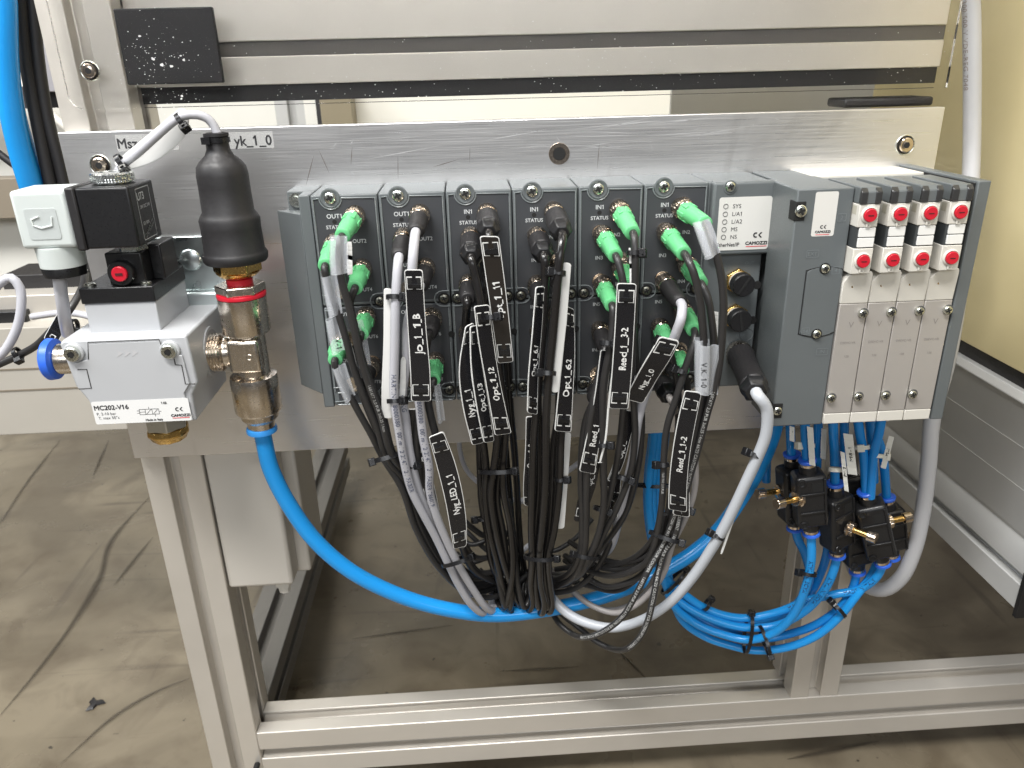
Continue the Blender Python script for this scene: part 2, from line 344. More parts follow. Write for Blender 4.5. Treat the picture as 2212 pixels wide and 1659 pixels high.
# scratches and scuffs on the plate (shallow relief and dirt)
mb = M(); rs = random.Random(3)
def scratch(mb, x, z, L, a, wd, y=-.03):
    dx, dz = cos(a)*L/2, sin(a)*L/2; nx, nz = -sin(a)*wd/2, cos(a)*wd/2
    mb.add([(x-dx, y, z-dz), (x+nx, y, z+nz), (x+dx, y, z+dz), (x-nx, y, z-nz)], [(0, 1, 2, 3)])
for _ in range(26): scratch(mb, rs.uniform(60, 330), rs.uniform(22, 42), rs.uniform(15, 90), rs.gauss(.06, .07), rs.uniform(.15, .4))
for _ in range(70): scratch(mb, rs.uniform(-190, 500), rs.uniform(6, 44) if rs.random() < .7 else rs.uniform(-232, -190), rs.uniform(1, 6), rs.uniform(0, pi), rs.uniform(.15, .5))
mb.build('scratches', plain('scratch_bright', (.9, .9, .9), .3, .6), pl, smooth=False)['kind'] = 'stuff'
mb = M()
for x, z, L, a, wd in ((-8, 12, 26, 1.2, .9), (4, 18, 20, 1.9, .8), (26, 22, 16, 1.4, .8), (62, 12, 20, 1.5, .6), (120, 20, 14, 1.5, .5), (100, 14, 22, .25, .8), (224, 16, 22, 1.5, .7)): scratch(mb, x, z, L, a, wd)
mb.build('grease_smears', plain('smear', (.20, .18, .17), .5, .7), pl, smooth=False)['kind'] = 'stuff'
# acrylic guard, its screw and the black pad behind
gp = [(-176.6, 62.4), (-171, 61.9), (506, 60.5), (506, 330), (-186, 330), (-186, 72)]
R_ = []
for k in range(6): A = pi+k*pi/10; R_.append((-171+11*cos(A), 73+11*sin(A)))
gp = R_+[(505.5, 60.6), (505.5, 420), (-182, 420)]
g = empty('acrylic_guard', (160, 0, 60), 'clear acrylic guard sheet with dusty face hanging above the mounting plate', 'guard')
M().prism([(x, -2, z) for x, z in gp], (0, 4, 0)).build('sheet', ACRYL, g, smooth=False, bev=.4)
mb = M(); rs = random.Random(9)
for _ in range(420):
    x = rs.uniform(-160, 500); z = 64+abs(rs.gauss(0, 26)); s = rs.uniform(.12, .42)
    if rs.random() < .3: x = rs.gauss(-110, 14); z = rs.gauss(92, 14)
    a = rs.uniform(0, pi); mb.add([(x+s*cos(a+q*pi/2)*(1 if q % 2 else 1.8), -2.1, z+s*sin(a+q*pi/2)) for q in range(4)], [(0, 1, 2, 3)])
for x, z, s in ((-113, 96, 1.5), (-108, 92, 1.8), (-101, 91, 1.7), (-91, 95, 1.5), (-93, 98, 1.0), (-114, 97, 1.0), (-120, 112, 1.2), (-97, 70, 1.1), (-98, 68, 1.0)):
    mb.add([(x+s*cos(q*1.05)*rs.uniform(.5, 1.2), -2.12, z+s*sin(q*1.05)*rs.uniform(.4, 1)) for q in range(6)], [tuple(range(6))])
mb.build('dust_specks', MARKW, g, smooth=False)['kind'] = 'stuff'
hexsocket((-161.2, -2.1, 89.2), 5.2, g)
tag(M().box(-138, -66, 4, 9, 78.5, 131).build('black_pad', RUB, bev=1), 'square black pad with chipped face behind the acrylic guard', 'pad')
p = at(1822, 226, 20)
tag(M().box(432, 508, 18, 52, 46.3, 53.5).build('rubber_pad', RUB, bev=2.2, seg=3), 'flat black rubber pad lying on the top edge of the mounting plate', 'pad')
# right-hand neighbour: yellow panel over a wide profile running away from the viewer
nb = empty('side_machine_base', (620, 300, FZ), 'wide grooved aluminium beam running back beside the grey cable, under the yellow panel', 'beam')
mb = M(); mb.prism([(600, -98, -386), (600, -98, -360), (609, -98, -360), (609, -98, -350), (600, -98, -350), (600, -98, -330), (603, -98, -320), (600, -98, -314), (600, -98, -206), (596, -98, -200), (600, -98, -193), (640, -98, -193), (640, -98, -386)], (0, 1100, 0))
mb.build('beam', ALUD, nb, bev=1)
for z in (-240, -276): M().box(599.7, 600.2, -98, 1000, z-.2, z+.2).build('groove', plain('groove_light', (.52, .52, .50), .5, .5), nb)
M().box(598, 640, -102, -97, -392, -345).build('end_cap', BLACK, nb, bev=.5)
M().box(606, 640, -90, 1000, -193, -178).build('slot_filler', RUB, nb)  # black box filling the slot between panel and beam
tag(M().box(600, 606, -300, 1000, -177, 700).build('yellow_panel', YELL, bev=.5), 'pale yellow machine panel at the right edge', 'panel')
# ------------------------------------------------------------------ far and left background
e = empty('rear_cabinet', (-60, 640, -260), 'cream machine cabinet seen far behind through the gap above the plate', 'cabinet')
M().box(-130, 900, 640, 680, -248, 330).build('cabinet_wall', WALLW, e)
a0 = at(696, 250, 600); a1 = at(763, 250, 600)
M().box(a0.x, a1.x, 590, 638, -248, 78).build('cabinet_post', mat('post_brown', (.22, .19, .13), .5), e, bev=1)
M().box(a0.x-8, a0.x-1, 600, 638, -248, 78).build('cabinet_seam', DARK, e)
c0 = at(1450, 215, 300); c1 = at(1800, 240, 300)
tag(M().box(c0.x, c1.x+200, 300, 306, c1.z-40, c0.z+60).build('inner_panel', mat('grey_panel', (.46, .46, .45), .5)), 'grey inner panel visible in the gap above the plate at right', 'panel')
def pxbox(name, x0, y0, x1, y1, Y, dep, m, parent=None, bev=1):
    a = at(x0, y0, Y); b = at(x1, y1, Y); return M().box(min(a.x, b.x), max(a.x, b.x), Y, Y+dep, min(a.z, b.z), max(a.z, b.z)).build(name, m, parent, bev=bev)
tag(pxbox('white_panel', -300, 185, 330, 740, 420, 20, WALLW), 'cream white panel at the left edge behind the hanging hoses', 'panel')
tag(pxbox('brown_beam', -300, 395, 200, 466, 380, 30, BROWN), 'brown grey beam crossing behind the white plug at left', 'beam')
tag(pxbox('black_bar', -300, 196, 150, 232, 360, 30, RUB), 'black bar crossing behind the hoses at the upper left', 'bar')
tag(pxbox('control_panel', 24, 30, 128, 198, 340, 40, mat('panel_mauve', (.34, .33, .35), .4, .3)), 'grey metal panel with pale edge behind the black cables at upper left', 'panel')
tag(M().tube([at(92, 232, 330), at(160, 290, 330)], 5).build('pale_bar', CREAM), 'thin cream strut slanting down beside the left post', 'strut')
e = empty('linear_rail_unit', at(80, 700, 200), 'pale rail unit with dark slots lying at the left edge behind the valve', 'rail')
pxbox('rail_top', -200, 648, 200, 676, 200, 60, ALU, e); pxbox('slot_band', -200, 676, 200, 690, 215, 60, ALUD, e)
pxbox('rail_lip', -200, 690, 200, 716, 196, 60, CREAM, e); pxbox('black_carriage', -200, 682, 66, 722, 190, 50, BLACK, e)
pxbox('dark_cover', 0, 596, 190, 650, 230, 60, RUB, e)
tag(pxbox('side_beam', -300, 722, 420, 921, 170, 40, mat('beam_beige', (.40, .375, .33), .5, 0, .05, 40)), 'wide beige aluminium beam behind the valve at left', 'beam')
for y in (812, 858):
    a = at(-300, y, 169); b = at(420, y-6, 169); M().box(a.x, b.x, 169.2, 169.9, a.z-1, a.z+.6).build('beam_groove', BROWN, bpy.data.objects['side_beam'])
# ================================================================== VALVE TERMINAL
vt = empty('valve_terminal', (230, 0, -183), 'grey valve terminal with six input and output modules and four red buttoned valves', 'valve terminal')
def scr_cross(P, R, par):
    M().obox(V(P)+V((0, -1.8, 0)), (R*.6, 0, R*.27), (0, .12, 0), (-.08*R, 0, .17*R)).obox(V(P)+V((0, -1.82, 0)), (-R*.27, 0, R*.6), (0, .12, 0), (.17*R, 0, .08*R)).build('screw_slot', HOLE, par, smooth=False)
def cross_screw(P, R, parent, m=ZINC):
    s = M().lathe(P, (0, -1, 0), [(0, R), (.9, R), (1.45, R*.86), (1.7, R*.6), (1.75, 0.05)], 24).build('screw', m, parent)
    scr_cross(P, R, parent); return s
D1 = -55
def outline(mb, pts, r=.55): mb.tube([V((x, D1-.5, z)) for x, z in pts], r, 6)
def oval(mb, xc, zc, side):                   # ridge around a side pocket
    pts = []
    for k in range(9):
        A = pi/2+side*k*pi/8; pts.append((xc+6*cos(A)*1, zc+6*sin(A)))
    return pts
labs = {'OUT': ['OUT1', 'OUT2', 'OUT3', 'OUT4', 'OUT5', 'OUT6', 'OUT7', 'OUT8'], 'IN': ['IN1', 'IN2', 'IN3', 'IN4', 'IN5', 'IN6', 'IN7', 'IN8']}
SOCK = [(31, -16), (33, -56), (34, -95), (34.5, -133), (17, -35), (17.5, -73), (17.5, -112), (17, -151)]
for i in range(6):
    X = 50*i; md = empty('output_module' if i < 2 else 'input_module', (X+25, -27, -170), parent=vt)
    tag(md, ['leftmost module with four green plugs', 'second module from the left with grey cables'][i] if i < 2 else None)
    M().box(X+.35, X+49.65, D1, 0, -85.2, 0).build('upper_housing', BODY, md, bev=1.3, seg=3)
    M().box(X+.35, X+49.65, D1, 0, -169.9, -86.4).build('lower_housing', BODY, md, bev=1.3, seg=3)
    M().box(X+1.5, X+48.5, D1+2, -1, -87, -84).build('joint', HOLE, md)
    # dark fascia with pockets cut by overlaid bosses
    M().box(X+2.6, X+47.4, D1-.35, D1+1, -82.5, -3.2).build('fascia', SHEET, md, bev=.6)
    M().box(X+2.6, X+47.4, D1-.32, D1+1, -157.5, -86.8).build('fascia', SHEET, md, bev=.6)
    M().box(X+4, X+46, D1-.3, D1+1, -167.6, -159.5).build('fascia', SHEET, md, bev=.6)
    mb = M()
    sc_c = [(X+15+8.2*cos(pi+k*pi/10), -2.4+8.2*sin(pi+k*pi/10)) for k in range(11)]
    outline(mb, [(X+2, -79), (X+2, -3)]+[(X+5.5, -2.6)]+sc_c+[(X+26, -2.6), (X+48, -3), (X+48, -75.5)])
    outline(mb, [(X+2, -88.4), (X+2, -157)]); outline(mb, [(X+48, -90), (X+48, -105)]); outline(mb, [(X+48, -119), (X+48, -153)])
    for zc in (-82.5, -160):
        for sd in (0, 1):
            xc = X+(6.5 if sd == 0 else 43.5); s = 1 if sd else -1
            outline(mb, [(xc+s*5.5, zc+6.2), (xc, zc+6.2)]+[(xc-s*6.2*sin(k*pi/8), zc+6.2*cos(k*pi/8)) for k in range(1, 8)]+[(xc, zc-6.2), (xc+s*5.5, zc-6.2)])
    outline(mb, [(X+3, -169), (X+47, -169)]); outline(mb, [(X+4, -158.5), (X+14, -158.5)]); outline(mb, [(X+36, -158.5), (X+46, -158.5)])
    mb.build('ridge_lines', mat('ridge_grey', (.17, .188, .193), .3, 0, .1, 900), md)  # lighter than the housing: the ridges' sheen is put into the colour
    M().lathe((X+15, D1-.4, -2.4), (0, -1, 0), [(0, 7.4), (.7, 7.2), (.9, 6.4), (.5, 5.8), (.1, 4.6)], 32).build('screw_boss', BODY, md)
    cross_screw((X+15, D1-1.2, -2.2), 4.1, md)
    for zc in (-82.5, -160):
        for sd in (0, 1):
            if i == 0 and sd == 0: continue
            xc = X+(5.2 if sd == 0 else 44.8)
            M().lathe((xc, D1-.45, zc), (0, -1, 0), [(0, 4.8), (.06, 4.8)], 24).build('pocket', HOLE, md)
            cross_screw((xc, D1-.5, zc), 3.3, md, mat('dull_screw', (.22, .22, .19), .4, 1))
    M().lathe((X+49, D1-.45, -112), (0, -1, 0), [(0, 2.6), (.06, 2.6)], 16).build('pocket', HOLE, md)
    tb = M(); L_ = labs['OUT' if i < 2 else 'IN']
    T = lambda t, x, z, s: text(t, flat(0, 0, pos=(X+x, D1-.45, z)), s, PRINT, md, bold=.012, mb=tb)
    T(L_[0], 16.5, -15.6, 4.6); T('STATUS', 16.5, -23.8, 3.9)
    if i < 2: T(L_[1], 33.5, -34.8, 4); T(L_[3], 34.4, -72.7, 4); T(L_[5], 35.5, -111.2, 4); T(L_[7], 34.5, -150, 4)
    else: T(L_[1], 34.5 if i == 5 else 30, -37, 4); T(L_[3], 33, -76, 4)
    T(L_[2], 16.8, -54.6, 4); T(L_[4], 15.5, -92, 4); T(L_[6], 15.5, -130.6, 4)
    T({0: 'O DC', 1: 'DC', 2: 'C', 3: '', 4: 'M', 5: 'M8 E4'}[i] or ' ', {0: 35, 1: 34, 2: 43, 3: 20, 4: 9, 5: 24}[i], -163.6, 4.6)
    tb.build('lettering', PRINT, md, smooth=False)
    M().lathe((X+16.4, D1-.4, -19.9), (0, -1, 0), [(0, 1.7), (.06, 1.7)], 16).build('status_light', HOLE, md)
    mb = M()
    for sx, sz in SOCK: mb.lathe((X+sx, D1-.36, sz), (0, -1, 0), [(0, 6.2), (2, 6.2), (2, 4.6), (.6, 4.4)], 20)
    mb.build('sockets', NICKEL2, md)
# end bracket at the left
eb = empty('end_bracket', (-12, 0, -172), parent=vt)
M().prism([(-22, -30, 0), (-.3, -30, 0), (-.3, -30, -172), (-8, -30, -172), (-8, -30, -160), (-31, -30, -160), (-31, -30, -19), (-22, -30, -14)], (0, 30, 0)).build('bracket_rear', BODY, eb, bev=.8)
M().prism([(-.5, -53, 0), (-9, -53, 0), (-9, -30, 0), (-.5, -30, 0)], (0, 0, -172)).build('bracket_front', BODY, eb, bev=1)
M().prism([(-9, -53, -14), (-9, -30, -14), (-31, -30, -14)], (0, 0, -146)).build('bracket_slope', BODY, eb, bev=.5)
M().lathe((-15, -31, -6.5), (0, -1, 0), [(0, 5.5), (.8, 5.5), (.8, 3.2), (3, 3)], 24).build('bracket_screw', ZINC, eb)
# communication module
cm = empty('communication_module', (325, -27, -170), parent=vt)
M().box(300.4, 347.5, -52, 0, -170, 0).build('housing', BODY, cm, bev=1.3, seg=3)
M().box(302.2, 351.5, -60, -51, -55.5, .3).build('display_cover', BODY, cm, bev=2, seg=3)
def rrect(x0, x1, z0, z1, r, Y, n=5):
    o = []
    for cx, cz, a in ((x1-r, z1-r, 0), (x0+r, z1-r, pi/2), (x0+r, z0+r, pi), (x1-r, z0+r, 1.5*pi)):
        for k in range(n+1): o.append((cx+r*cos(a+k*pi/2/n), Y, cz+r*sin(a+k*pi/2/n)))
    return o
M().prism(rrect(307.2, 348, -51.5, -11, 2, -60.4), (0, .5, 0)).build('sticker', STICK, cm, smooth=False)
tb = M(); ms = M()
for k, t in enumerate(('SYS', 'L/A1', 'L/A2', 'MS', 'NS')):
    z = -17.6-k*5.85; ms.ringp((312.3, -60.6, z), (0, 1, 0), 1.75, .18, 20, 5)
    text(t, flat(0, 0, pos=(317.8, -60.55, z)), 4.4, DARK, cm, 'l', mb=tb)
text('EtherNet/IP', flat(0, 0, pos=(307.6, -60.55, -47.0)), 4.1, DARK, cm, 'l', bold=.015, mb=tb, wide=.9)
text('CAMOZZI', flat(0, 0, pos=(347, -60.55, -46.4)), 3.5, DARK, cm, 'r', bold=.05, mb=tb, wide=1.1)
tb.build('lettering', DARK, cm, smooth=False)
def logo(P, s, par, un=(0, -1, 0), ux=(1, 0, 0), m=DARK):       # two facing hooked arrows
    f = flat(0, 0, pos=P, ux=ux, un=un); mb = M()
    arc = lambda c, r0, r1, a0, a1, n=10: mb.add([f((c[0]+r*cos(a0+(a1-a0)*k/n))*s, (c[1]+r*sin(a0+(a1-a0)*k/n))*s) for k in range(n+1) for r in (r0, r1)], [(2*k, 2*k+1, 2*k+3, 2*k+2) for k in range(n)])
    arc((-.75, 0), .42, .85, radians(55), radians(305))
    mb.add([f(x*s, y*s) for x, y in ((0, 0), (.5, 0), (1.3, .82), (.72, .82))], [(0, 1, 2, 3)]); mb.add([f(x*s, y*s) for x, y in ((0, 0), (.5, 0), (1.3, -.82), (.72, -.82))], [(0, 1, 2, 3)])
    mb.build('emblem', m, par, smooth=False)
logo((339.5, -60.55, -40.3), 2.5, cm); ms.build('light_rings', DARK, cm)
M().box(330.5, 346.8, -60.6, -60.5, -49.3, -48.8).build('red_line', REDLINE, cm)
M().lathe((314.6, -60.1, -3.5), (0, -1, 0), [(0, 5.2), (.5, 5), (.5, 4.3), (.1, 4.2)], 28).build('screw_boss', BODY, cm)
cross_screw((314.6, -60.3, -3), 3.6, cm)
for j, (x, z, ca) in enumerate(((329.4, -78.3, 1.0), (329.6, -107.6, 1.75))):
    M().lathe((x, -52, z), (0, -1, 0), [(0, 10.6), (4, 10.6)], 6, ph=pi/6).build('hex_nut', BRASS, cm, bev=.4)
    M().lathe((x, -56, z), (0, -1, 0), [(0, 8.2), (4.5, 8.2)], 32).build('cap_seal', CREAM, cm)
    M().lathe((x, -60, z), (0, -1, 0), [(0, 9.0), (7.4, 9.0), (8.3, 8.3)], 36).build('blanking_cap', BLACK, cm)
    M().obox((x, -68.5, z), (7.6*cos(ca), 0, 7.6*sin(ca)), (0, .3, 0), (-.9*sin(ca), 0, .9*cos(ca))).build('cap_slot', HOLE, cm)
tb = M(); D = lambda t, x, z: text(t, flat(0, 0, pos=(x, -52.15, z)), 3.6, BODY, cm, mb=tb)
D('OUT', 338, -64); D('IN', 342, -108); D('PWR', 336, -124.5); tb.build('moulded_marks', mat('grey_mark', (.17, .19, .2), .5), cm, smooth=False)
M().ringp((341, -52.2, -124), (0, 1, 0), 5.5, .4).build('light_ring', BODY, cm)
for x, z in ((346, -82.5), (345, -112)): M().lathe((x, -52.1, z), (0, -1, 0), [(0, 3.4), (.1, 3.4)], 20).build('pocket', HOLE, cm)
# supply block
sb = empty('supply_block', (368, -50, -184), parent=vt)
YB = -104.5
M().prism([(352, -1, 0), (389, -1, 0), (389, YB, 0), (348, YB, 0), (348, -60, 0), (352, -50, 0)], (0, 0, -184)).build('block_body', BODY, sb, bev=1)
M().box(347.2, 355, YB-.6, YB+10, -22, -8.5).build('screw_recess', HOLE, sb, bev=.5); cross_screw((351.5, YB-.7, -15), 4.2, sb)
M().box(347.5, 355.6, YB-.6, YB+10, -176.5, -164).build('screw_recess', HOLE, sb, bev=.5); cross_screw((351.5, YB-.7, -170), 3.4, sb)
M().prism(rrect(361.2, 377.8, -33.6, -2.2, 1.5, YB-.15), (0, .2, 0)).build('sticker', STICK, sb, smooth=False)
text('CAMOZZI', flat(0, 0, pos=(369.5, YB-.3, -30.3)), 2.3, DARK, sb, bold=.05, wide=1.1); logo((369.7, YB-.3, -26.9), 1.6, sb)
M().box(364.5, 374.5, YB-.3, YB-.2, -32.6, -32.2).build('red_line', REDLINE, sb)
pts = [(361, -107.5)]+[(361, -60)]+[(361+29*k/8, -60+4.4*sin(pi*k/8*.62)) for k in range(1, 9)]
M().tube([V((x, YB-.05, z)) for x, z in [(361, -107)]+[(361.2, -60)]+[(361+27.5*k/8, -59.5+4.2*sin(pi*(.15+.7*k/8))-1) for k in range(0, 9)]], .45, 6).tube([V((360.5+28*k/8, YB-.05, -107-5.2*sin(pi*(.12+.76*k/8))+2)) for k in range(9)], .45, 6).build('cover_gap', HOLE, sb)
M().prism([(362, YB, -106)]+[(362, YB, -59.5)]+[(362+26*k/8, YB, -59.8+3.6*sin(pi*(.1+.8*k/8))) for k in range(1, 9)]+[(388, YB, -106)]+[(388-26*k/8, YB, -106-3.6*sin(pi*(.1+.8*k/8))) for k in range(1, 8)], (0, -.5, 0)).build('cover_plate', BODY, sb, bev=.2)
for x, z in ((374.7, -57.9+.5), (374.8, -107.7)): M().lathe((x, YB-.6, z), (0, -1, 0), [(0, 4.2), (.1, 4.2)], 24).build('pocket', HOLE, sb); cross_screw((x, YB-.6, z), 3.2, sb)
tb = M()
for t, x, z, wd in (('2', 382, -20.5, 6.5), ('EXT', 364, -46, 9), ('4', 383, -59, 6), ('14', 366, -105, 6), ('IN', 381, -122, 9)):
    f = flat(0, 0, pos=(x, YB-.62, z)); text(t, f, 4, BODY, sb, mb=tb)
    for a, b, c, d in ((-wd/2, wd/2, 2.4, 2.7), (-wd/2, wd/2, -2.7, -2.4), (-wd/2, -wd/2+.3, -2.7, 2.7), (wd/2-.3, wd/2, -2.7, 2.7)): tb.add([f(a, c), f(b, c), f(b, d), f(a, d)], [(0, 1, 2, 3)])
tb.build('moulded_marks', mat('grey_mark', (.17, .19, .2), .5), sb, smooth=False)['kind'] = 'stuff'
M().box(385, 476, -40, 0, -176, 0.1).build('valve_base', CREAM, vt, bev=.8)
M().box(389, 474, -96, -38, -176, -2).build('valve_manifold', BODY, vt, bev=.8)
# four valves
for i in range(4):
    X = 389.1+i*21.75; vv = empty('solenoid_valve', (X+11, -100, -183), parent=vt)
    tag(vv, ['leftmost of the four valves', 'second of the four valves', 'third of the four valves', 'rightmost of the four valves'][i])
    a, b = X+.25, X+21.3; pa, pb = X+.4, X+14.9; YF = -106
    M().box(a, b, YF, -60, -183, -174.3).build('foot_cover', CREAM, vv, bev=.5)
    M().box(a, b, YF, -60, -174, -84.8).build('silver_body', SILV, vv, bev=.5)
    mb = M(); mb.prism([(a, YF, -84.6), (a, YF, -68), (a+2.5, YF-2, -63.5), (a+5, YF-3, -60.5), (b-2, YF-3, -60), (b, YF-1, -62), (b, YF, -84.6)], (0, 45, 0)); mb.build('cream_body', CREAM, vv, bev=.6)
    YP = -114
    M().box(pa, pb, YP, -96, -60, -41.6).build('lower_pilot', CREAM, vv, bev=.5)
    M().box(pa, pb, YP, -84, -26.4, -10.6).build('upper_pilot', CREAM, vv, bev=.5)
    M().box(pa+.4, pb-.3, YP+1.2, -84, -41.4, -26.6).build('coil_core', mat('pilot_grey', (.045, .05, .052), .45), vv)
    for z in (-33.7, -41): M().prism(rrect(pa+2.2, pb-.4, z+.3, z+6.9, .6, YP+.2), (0, 1.2, 0)).build('tag_clip', MARKW, vv, bev=.2)
    M().box(pa-.1, pa+4, YP+4, -104, -18, -12).build('side_notch', mat('notch', (.42, .40, .33), .5), vv)
    M().prism([(pa, -60, 1.0), (pa, YP+3, 1.0), (pa, YP, -2), (pa, YP, -10.4), (pa, -60, -10.4)], (14.5, 0, 0)).build('cap', BODY, vv, bev=.7)
    for q0, q1 in ((pa-.2, pa+4.6), (pb-4.2, pb+.2)):
        M().prism([(q0, YP+2, .9), (q0, YP-.8, -2), (q0, YP-.8, -10.2), (q0, YP+2.6, -10.2)], (q1-q0, 0, 0)).build('light_lens', mat('smoky_lens', (.05, .05, .05), .1, 0, .1, 300, trans=.25), vv, bev=.5)
    for z in (-17.8, -50.4):
        x = (pa+pb)/2+.3; bt = empty('manual_override', (x, YP, z), parent=vv)
        M().lathe((x, YP, z), (0, -1, 0), [(0, 6.1), (1.0, 6.0), (1.6, 5.3), (1.0, 4.7)], 36).build('bezel', CREAM, bt)
        M().lathe((x, YP-.9, z), (0, -1, 0), [(0, 4.6), (1.6, 4.55), (1.9, 4.2)], 32).build('red_button', RED, bt)
        M().box(x-2.0, x+2.0, YP-2.95, YP-2.7, z-.45, z+.35).build('button_slot', plain('slot_red', (.06, .004, .006), .6), bt)
        M().prism([(x-1.6, YP-.2, z-8.6), (x+1.6, YP-.2, z-8.6), (x+1.8, YP-.2, z-5.4), (x-1.8, YP-.2, z-5.4)], (0, -.9, 0)).build('pointer_tab', CREAM, bt, bev=.2)
        M().add([(x-1, YP-1.15, z-7.9), (x+1, YP-1.15, z-7.9), (x, YP-1.15, z-6.2)], [(0, 1, 2)]).build('pointer_mark', plain('mark_grey', (.25, .24, .22), .6), bt, smooth=False)
    M().lathe((X+7.5, YF-.3, -71.5), (0, -1, 0), [(0, 1.0), (.3, .9)], 12).build('pin', BRASS, vv)
    for x, z in ((X+18.0, -92.3), (X+2.8, -160.4)):
        M().lathe((x+1.2, YF-.1, z), (0, -1, 0), [(0, 3.9), (.15, 3.9)], 24).build('pocket', mat('pocket_grey', (.08, .08, .08), .5), vv)
        M().lathe((x, YF-.2, z), (0, -1, 0), [(0, 3.2), (2.4, 3.2), (2.9, 2.8), (3.0, 2.2), (3.05, .1)], 24).build('screw', ZINC, vv)
        M().obox((x, YF-3.2, z), (2.0, 0, .8), (0, .12, 0), (-.22, 0, .55)).obox((x, YF-3.22, z), (-.8, 0, 2.0), (0, .12, 0), (.55, 0, .22)).build('screw_slot', HOLE, vv, smooth=False)
    tb = M(); cx = X+11
    text('V', flat(0, 0, pos=(cx, YF-.15, -101)), 6.5, SILV, vv, mb=tb); text('D5EVC-VR', flat(0, 0, pos=(cx-.4, YF-.15, -115.3)), 2.6, SILV, vv, mb=tb); text('12B', flat(0, 0, pos=(cx, YF-.15, -126.3)), 2.4, SILV, vv, mb=tb)
    tb.build('engraving', plain('engrave', (.27, .25, .235), .6, .3), vv, smooth=False)
M().box(477, 486.5, -106.5, 0, -183.5, 1.8).build('end_plate', BODY, vt, bev=.8)
M().box(475.6, 477.2, -104, -2, -182, 0).build('end_gap', HOLE, vt)
M().box(480, 512, -9.5, -.5, -12, -4).build('end_clamp', ZINC, vt, bev=1)

# ================================================================== SOFT START VALVE (left)
sv = empty('soft_start_valve', (-137, -53, -162), 'light grey pneumatic valve block with black coil, knurled nut and milky plug', 'valve')
bd = M().prism([(-184, -95, -94), (-181, -95, -91.5), (-93, -95, -91.5), (-91, -95, -128), (-97, -95, -138), (-97.5, -95, -160), (-172, -95, -160), (-173, -95, -141), (-180, -95, -128)], (0, 83, 0)).build('valve_body', CAST, sv, bev=1.8, seg=3)
M().prism([(-163, -95.3, -94), (-111.5, -95.3, -94), (-110, -95.3, -104), (-98, -95.3, -106), (-96.5, -95.3, -128.5), (-102, -95.3, -136), (-99, -95.3, -158.5), (-170.5, -95.3, -158.5), (-172, -95.3, -138), (-176.5, -95.3, -128), (-176.5, -95.3, -109), (-165, -95.3, -106)], (0, -1.8, 0)).build('front_cover', CAST, sv, bev=.5)
for pts in ([(-165, -106), (-162.5, -93), (-112, -93), (-110, -104.5), (-105, -105.5)], [(-104, -113), (-104, -105.8)], [(-104, -113), (-99.5, -113.5), (-99.5, -128.5), (-92.5, -129)], [(-174.5, -113.5), (-168, -113.5), (-168, -128.5), (-177, -128.8)]):
    M().tube([V((x, -97.0, z)) for x, z in pts], .5, 6).build('cover_gap', plain('gap_grey', (.05, .05, .05), .8), sv)
for x, z in ((-174.5, -100.6), (-106, -101.8)):
    M().lathe((x, -95, z), (0, -1, 0), [(0, 7.2), (2, 7.2), (2.6, 6.6), (2.4, 5.2)], 32).build('screw_boss', CAST, sv)
    M().lathe((x, -96.5, z), (0, -1, 0), [(0, 5.3), (4.2, 5.3), (4.8, 4.7), (4.8, 2.6), (3.4, 2.5)], 28).build('socket_screw', ZINC, sv)
    M().lathe((x, -101.3, z), (0, -1, 0), [(0, 2.4), (.1, 2.4)], 6).build('hex_socket', HOLE, sv)
mb = M()
for k in range(3):
    x = -144.5+k*5.4
    mb.add([(x, -97.25, -99.2), (x+5, -97.25, -102.2), (x, -97.25, -105.4), (x+1.6, -97.25, -102.2)], [(0, 1, 2, 3)])
mb.build('flow_arrows', plain('arrow_shade', (.45, .45, .46), .6), sv, smooth=False)
Z0 = -97.3
M().prism(rrect(-171, -99.8, -158.2, -139.6, 1.5, Z0+.1), (0, -.1, 0)).build('type_label', mat('label_white', (.72, .72, .71), .35, var=.01), sv, smooth=False)
tb = M()
text('MC202-V16', flat(0, 0, pos=(-169.5, Z0-.15, -144.6)), 5.2, DARK, sv, 'l', bold=.03, mb=tb); text('P. 2-10 bar', flat(0, 0, pos=(-168.6, Z0-.15, -149.6)), 3.2, DARK, sv, 'l', mb=tb)
text('T. max 50°c', flat(0, 0, pos=(-168.2, Z0-.15, -153)), 3.2, DARK, sv, 'l', mb=tb); text('Made in Italy', flat(0, 0, pos=(-127.5, Z0-.15, -156.2)), 2.5, DARK, sv, bold=.04, mb=tb)
text('14B', flat(0, 0, pos=(-118, Z0-.15, -142.8)), 2.8, DARK, sv, bold=.02, mb=tb); text('CAMOZZI', flat(0, 0, pos=(-107.5, Z0-.15, -153.5)), 2.9, DARK, sv, bold=.06, mb=tb, wide=1.1)
f = flat(0, 0, pos=(-129, Z0-.15, -149.5))
for x0, z0, x1, z1 in ((-8, 2, 6, 2.3), (-8, -2.3, 6, -2), (-4, -2.3, -3.7, 2.3), (6, -2.3, 6.3, 2.3), (1, -2.3, 1.3, 2.3), (-8.3, -2.3, -8, 2.3), (-10, -1, -8, -.7), (-10, .9, -8, 1.2), (6, -.2, 8, .1), (-1, 2.3, -.7, 4), (2.8, -4, 3.1, -2.3), (-8, -.2, -4, .1)): tb.add([f(x0, z0), f(x1, z0), f(x1, z1), f(x0, z1)], [(0, 1, 2, 3)])
tb.add([f(1.5, -2), f(1.9, -2), f(5.8, 2), f(5.4, 2)], [(0, 1, 2, 3)]); tb.add([f(-3.5, -2), f(-3.1, -2), f(.8, 2), f(.4, 2)], [(0, 1, 2, 3)])
tb.build('lettering', DARK, sv, smooth=False)
logo((-107.5, Z0-.15, -148.6), 2.0, sv); M().box(-113.8, -101.2, Z0-.2, Z0-.1, -155.9, -155.4).build('red_line', REDLINE, sv)
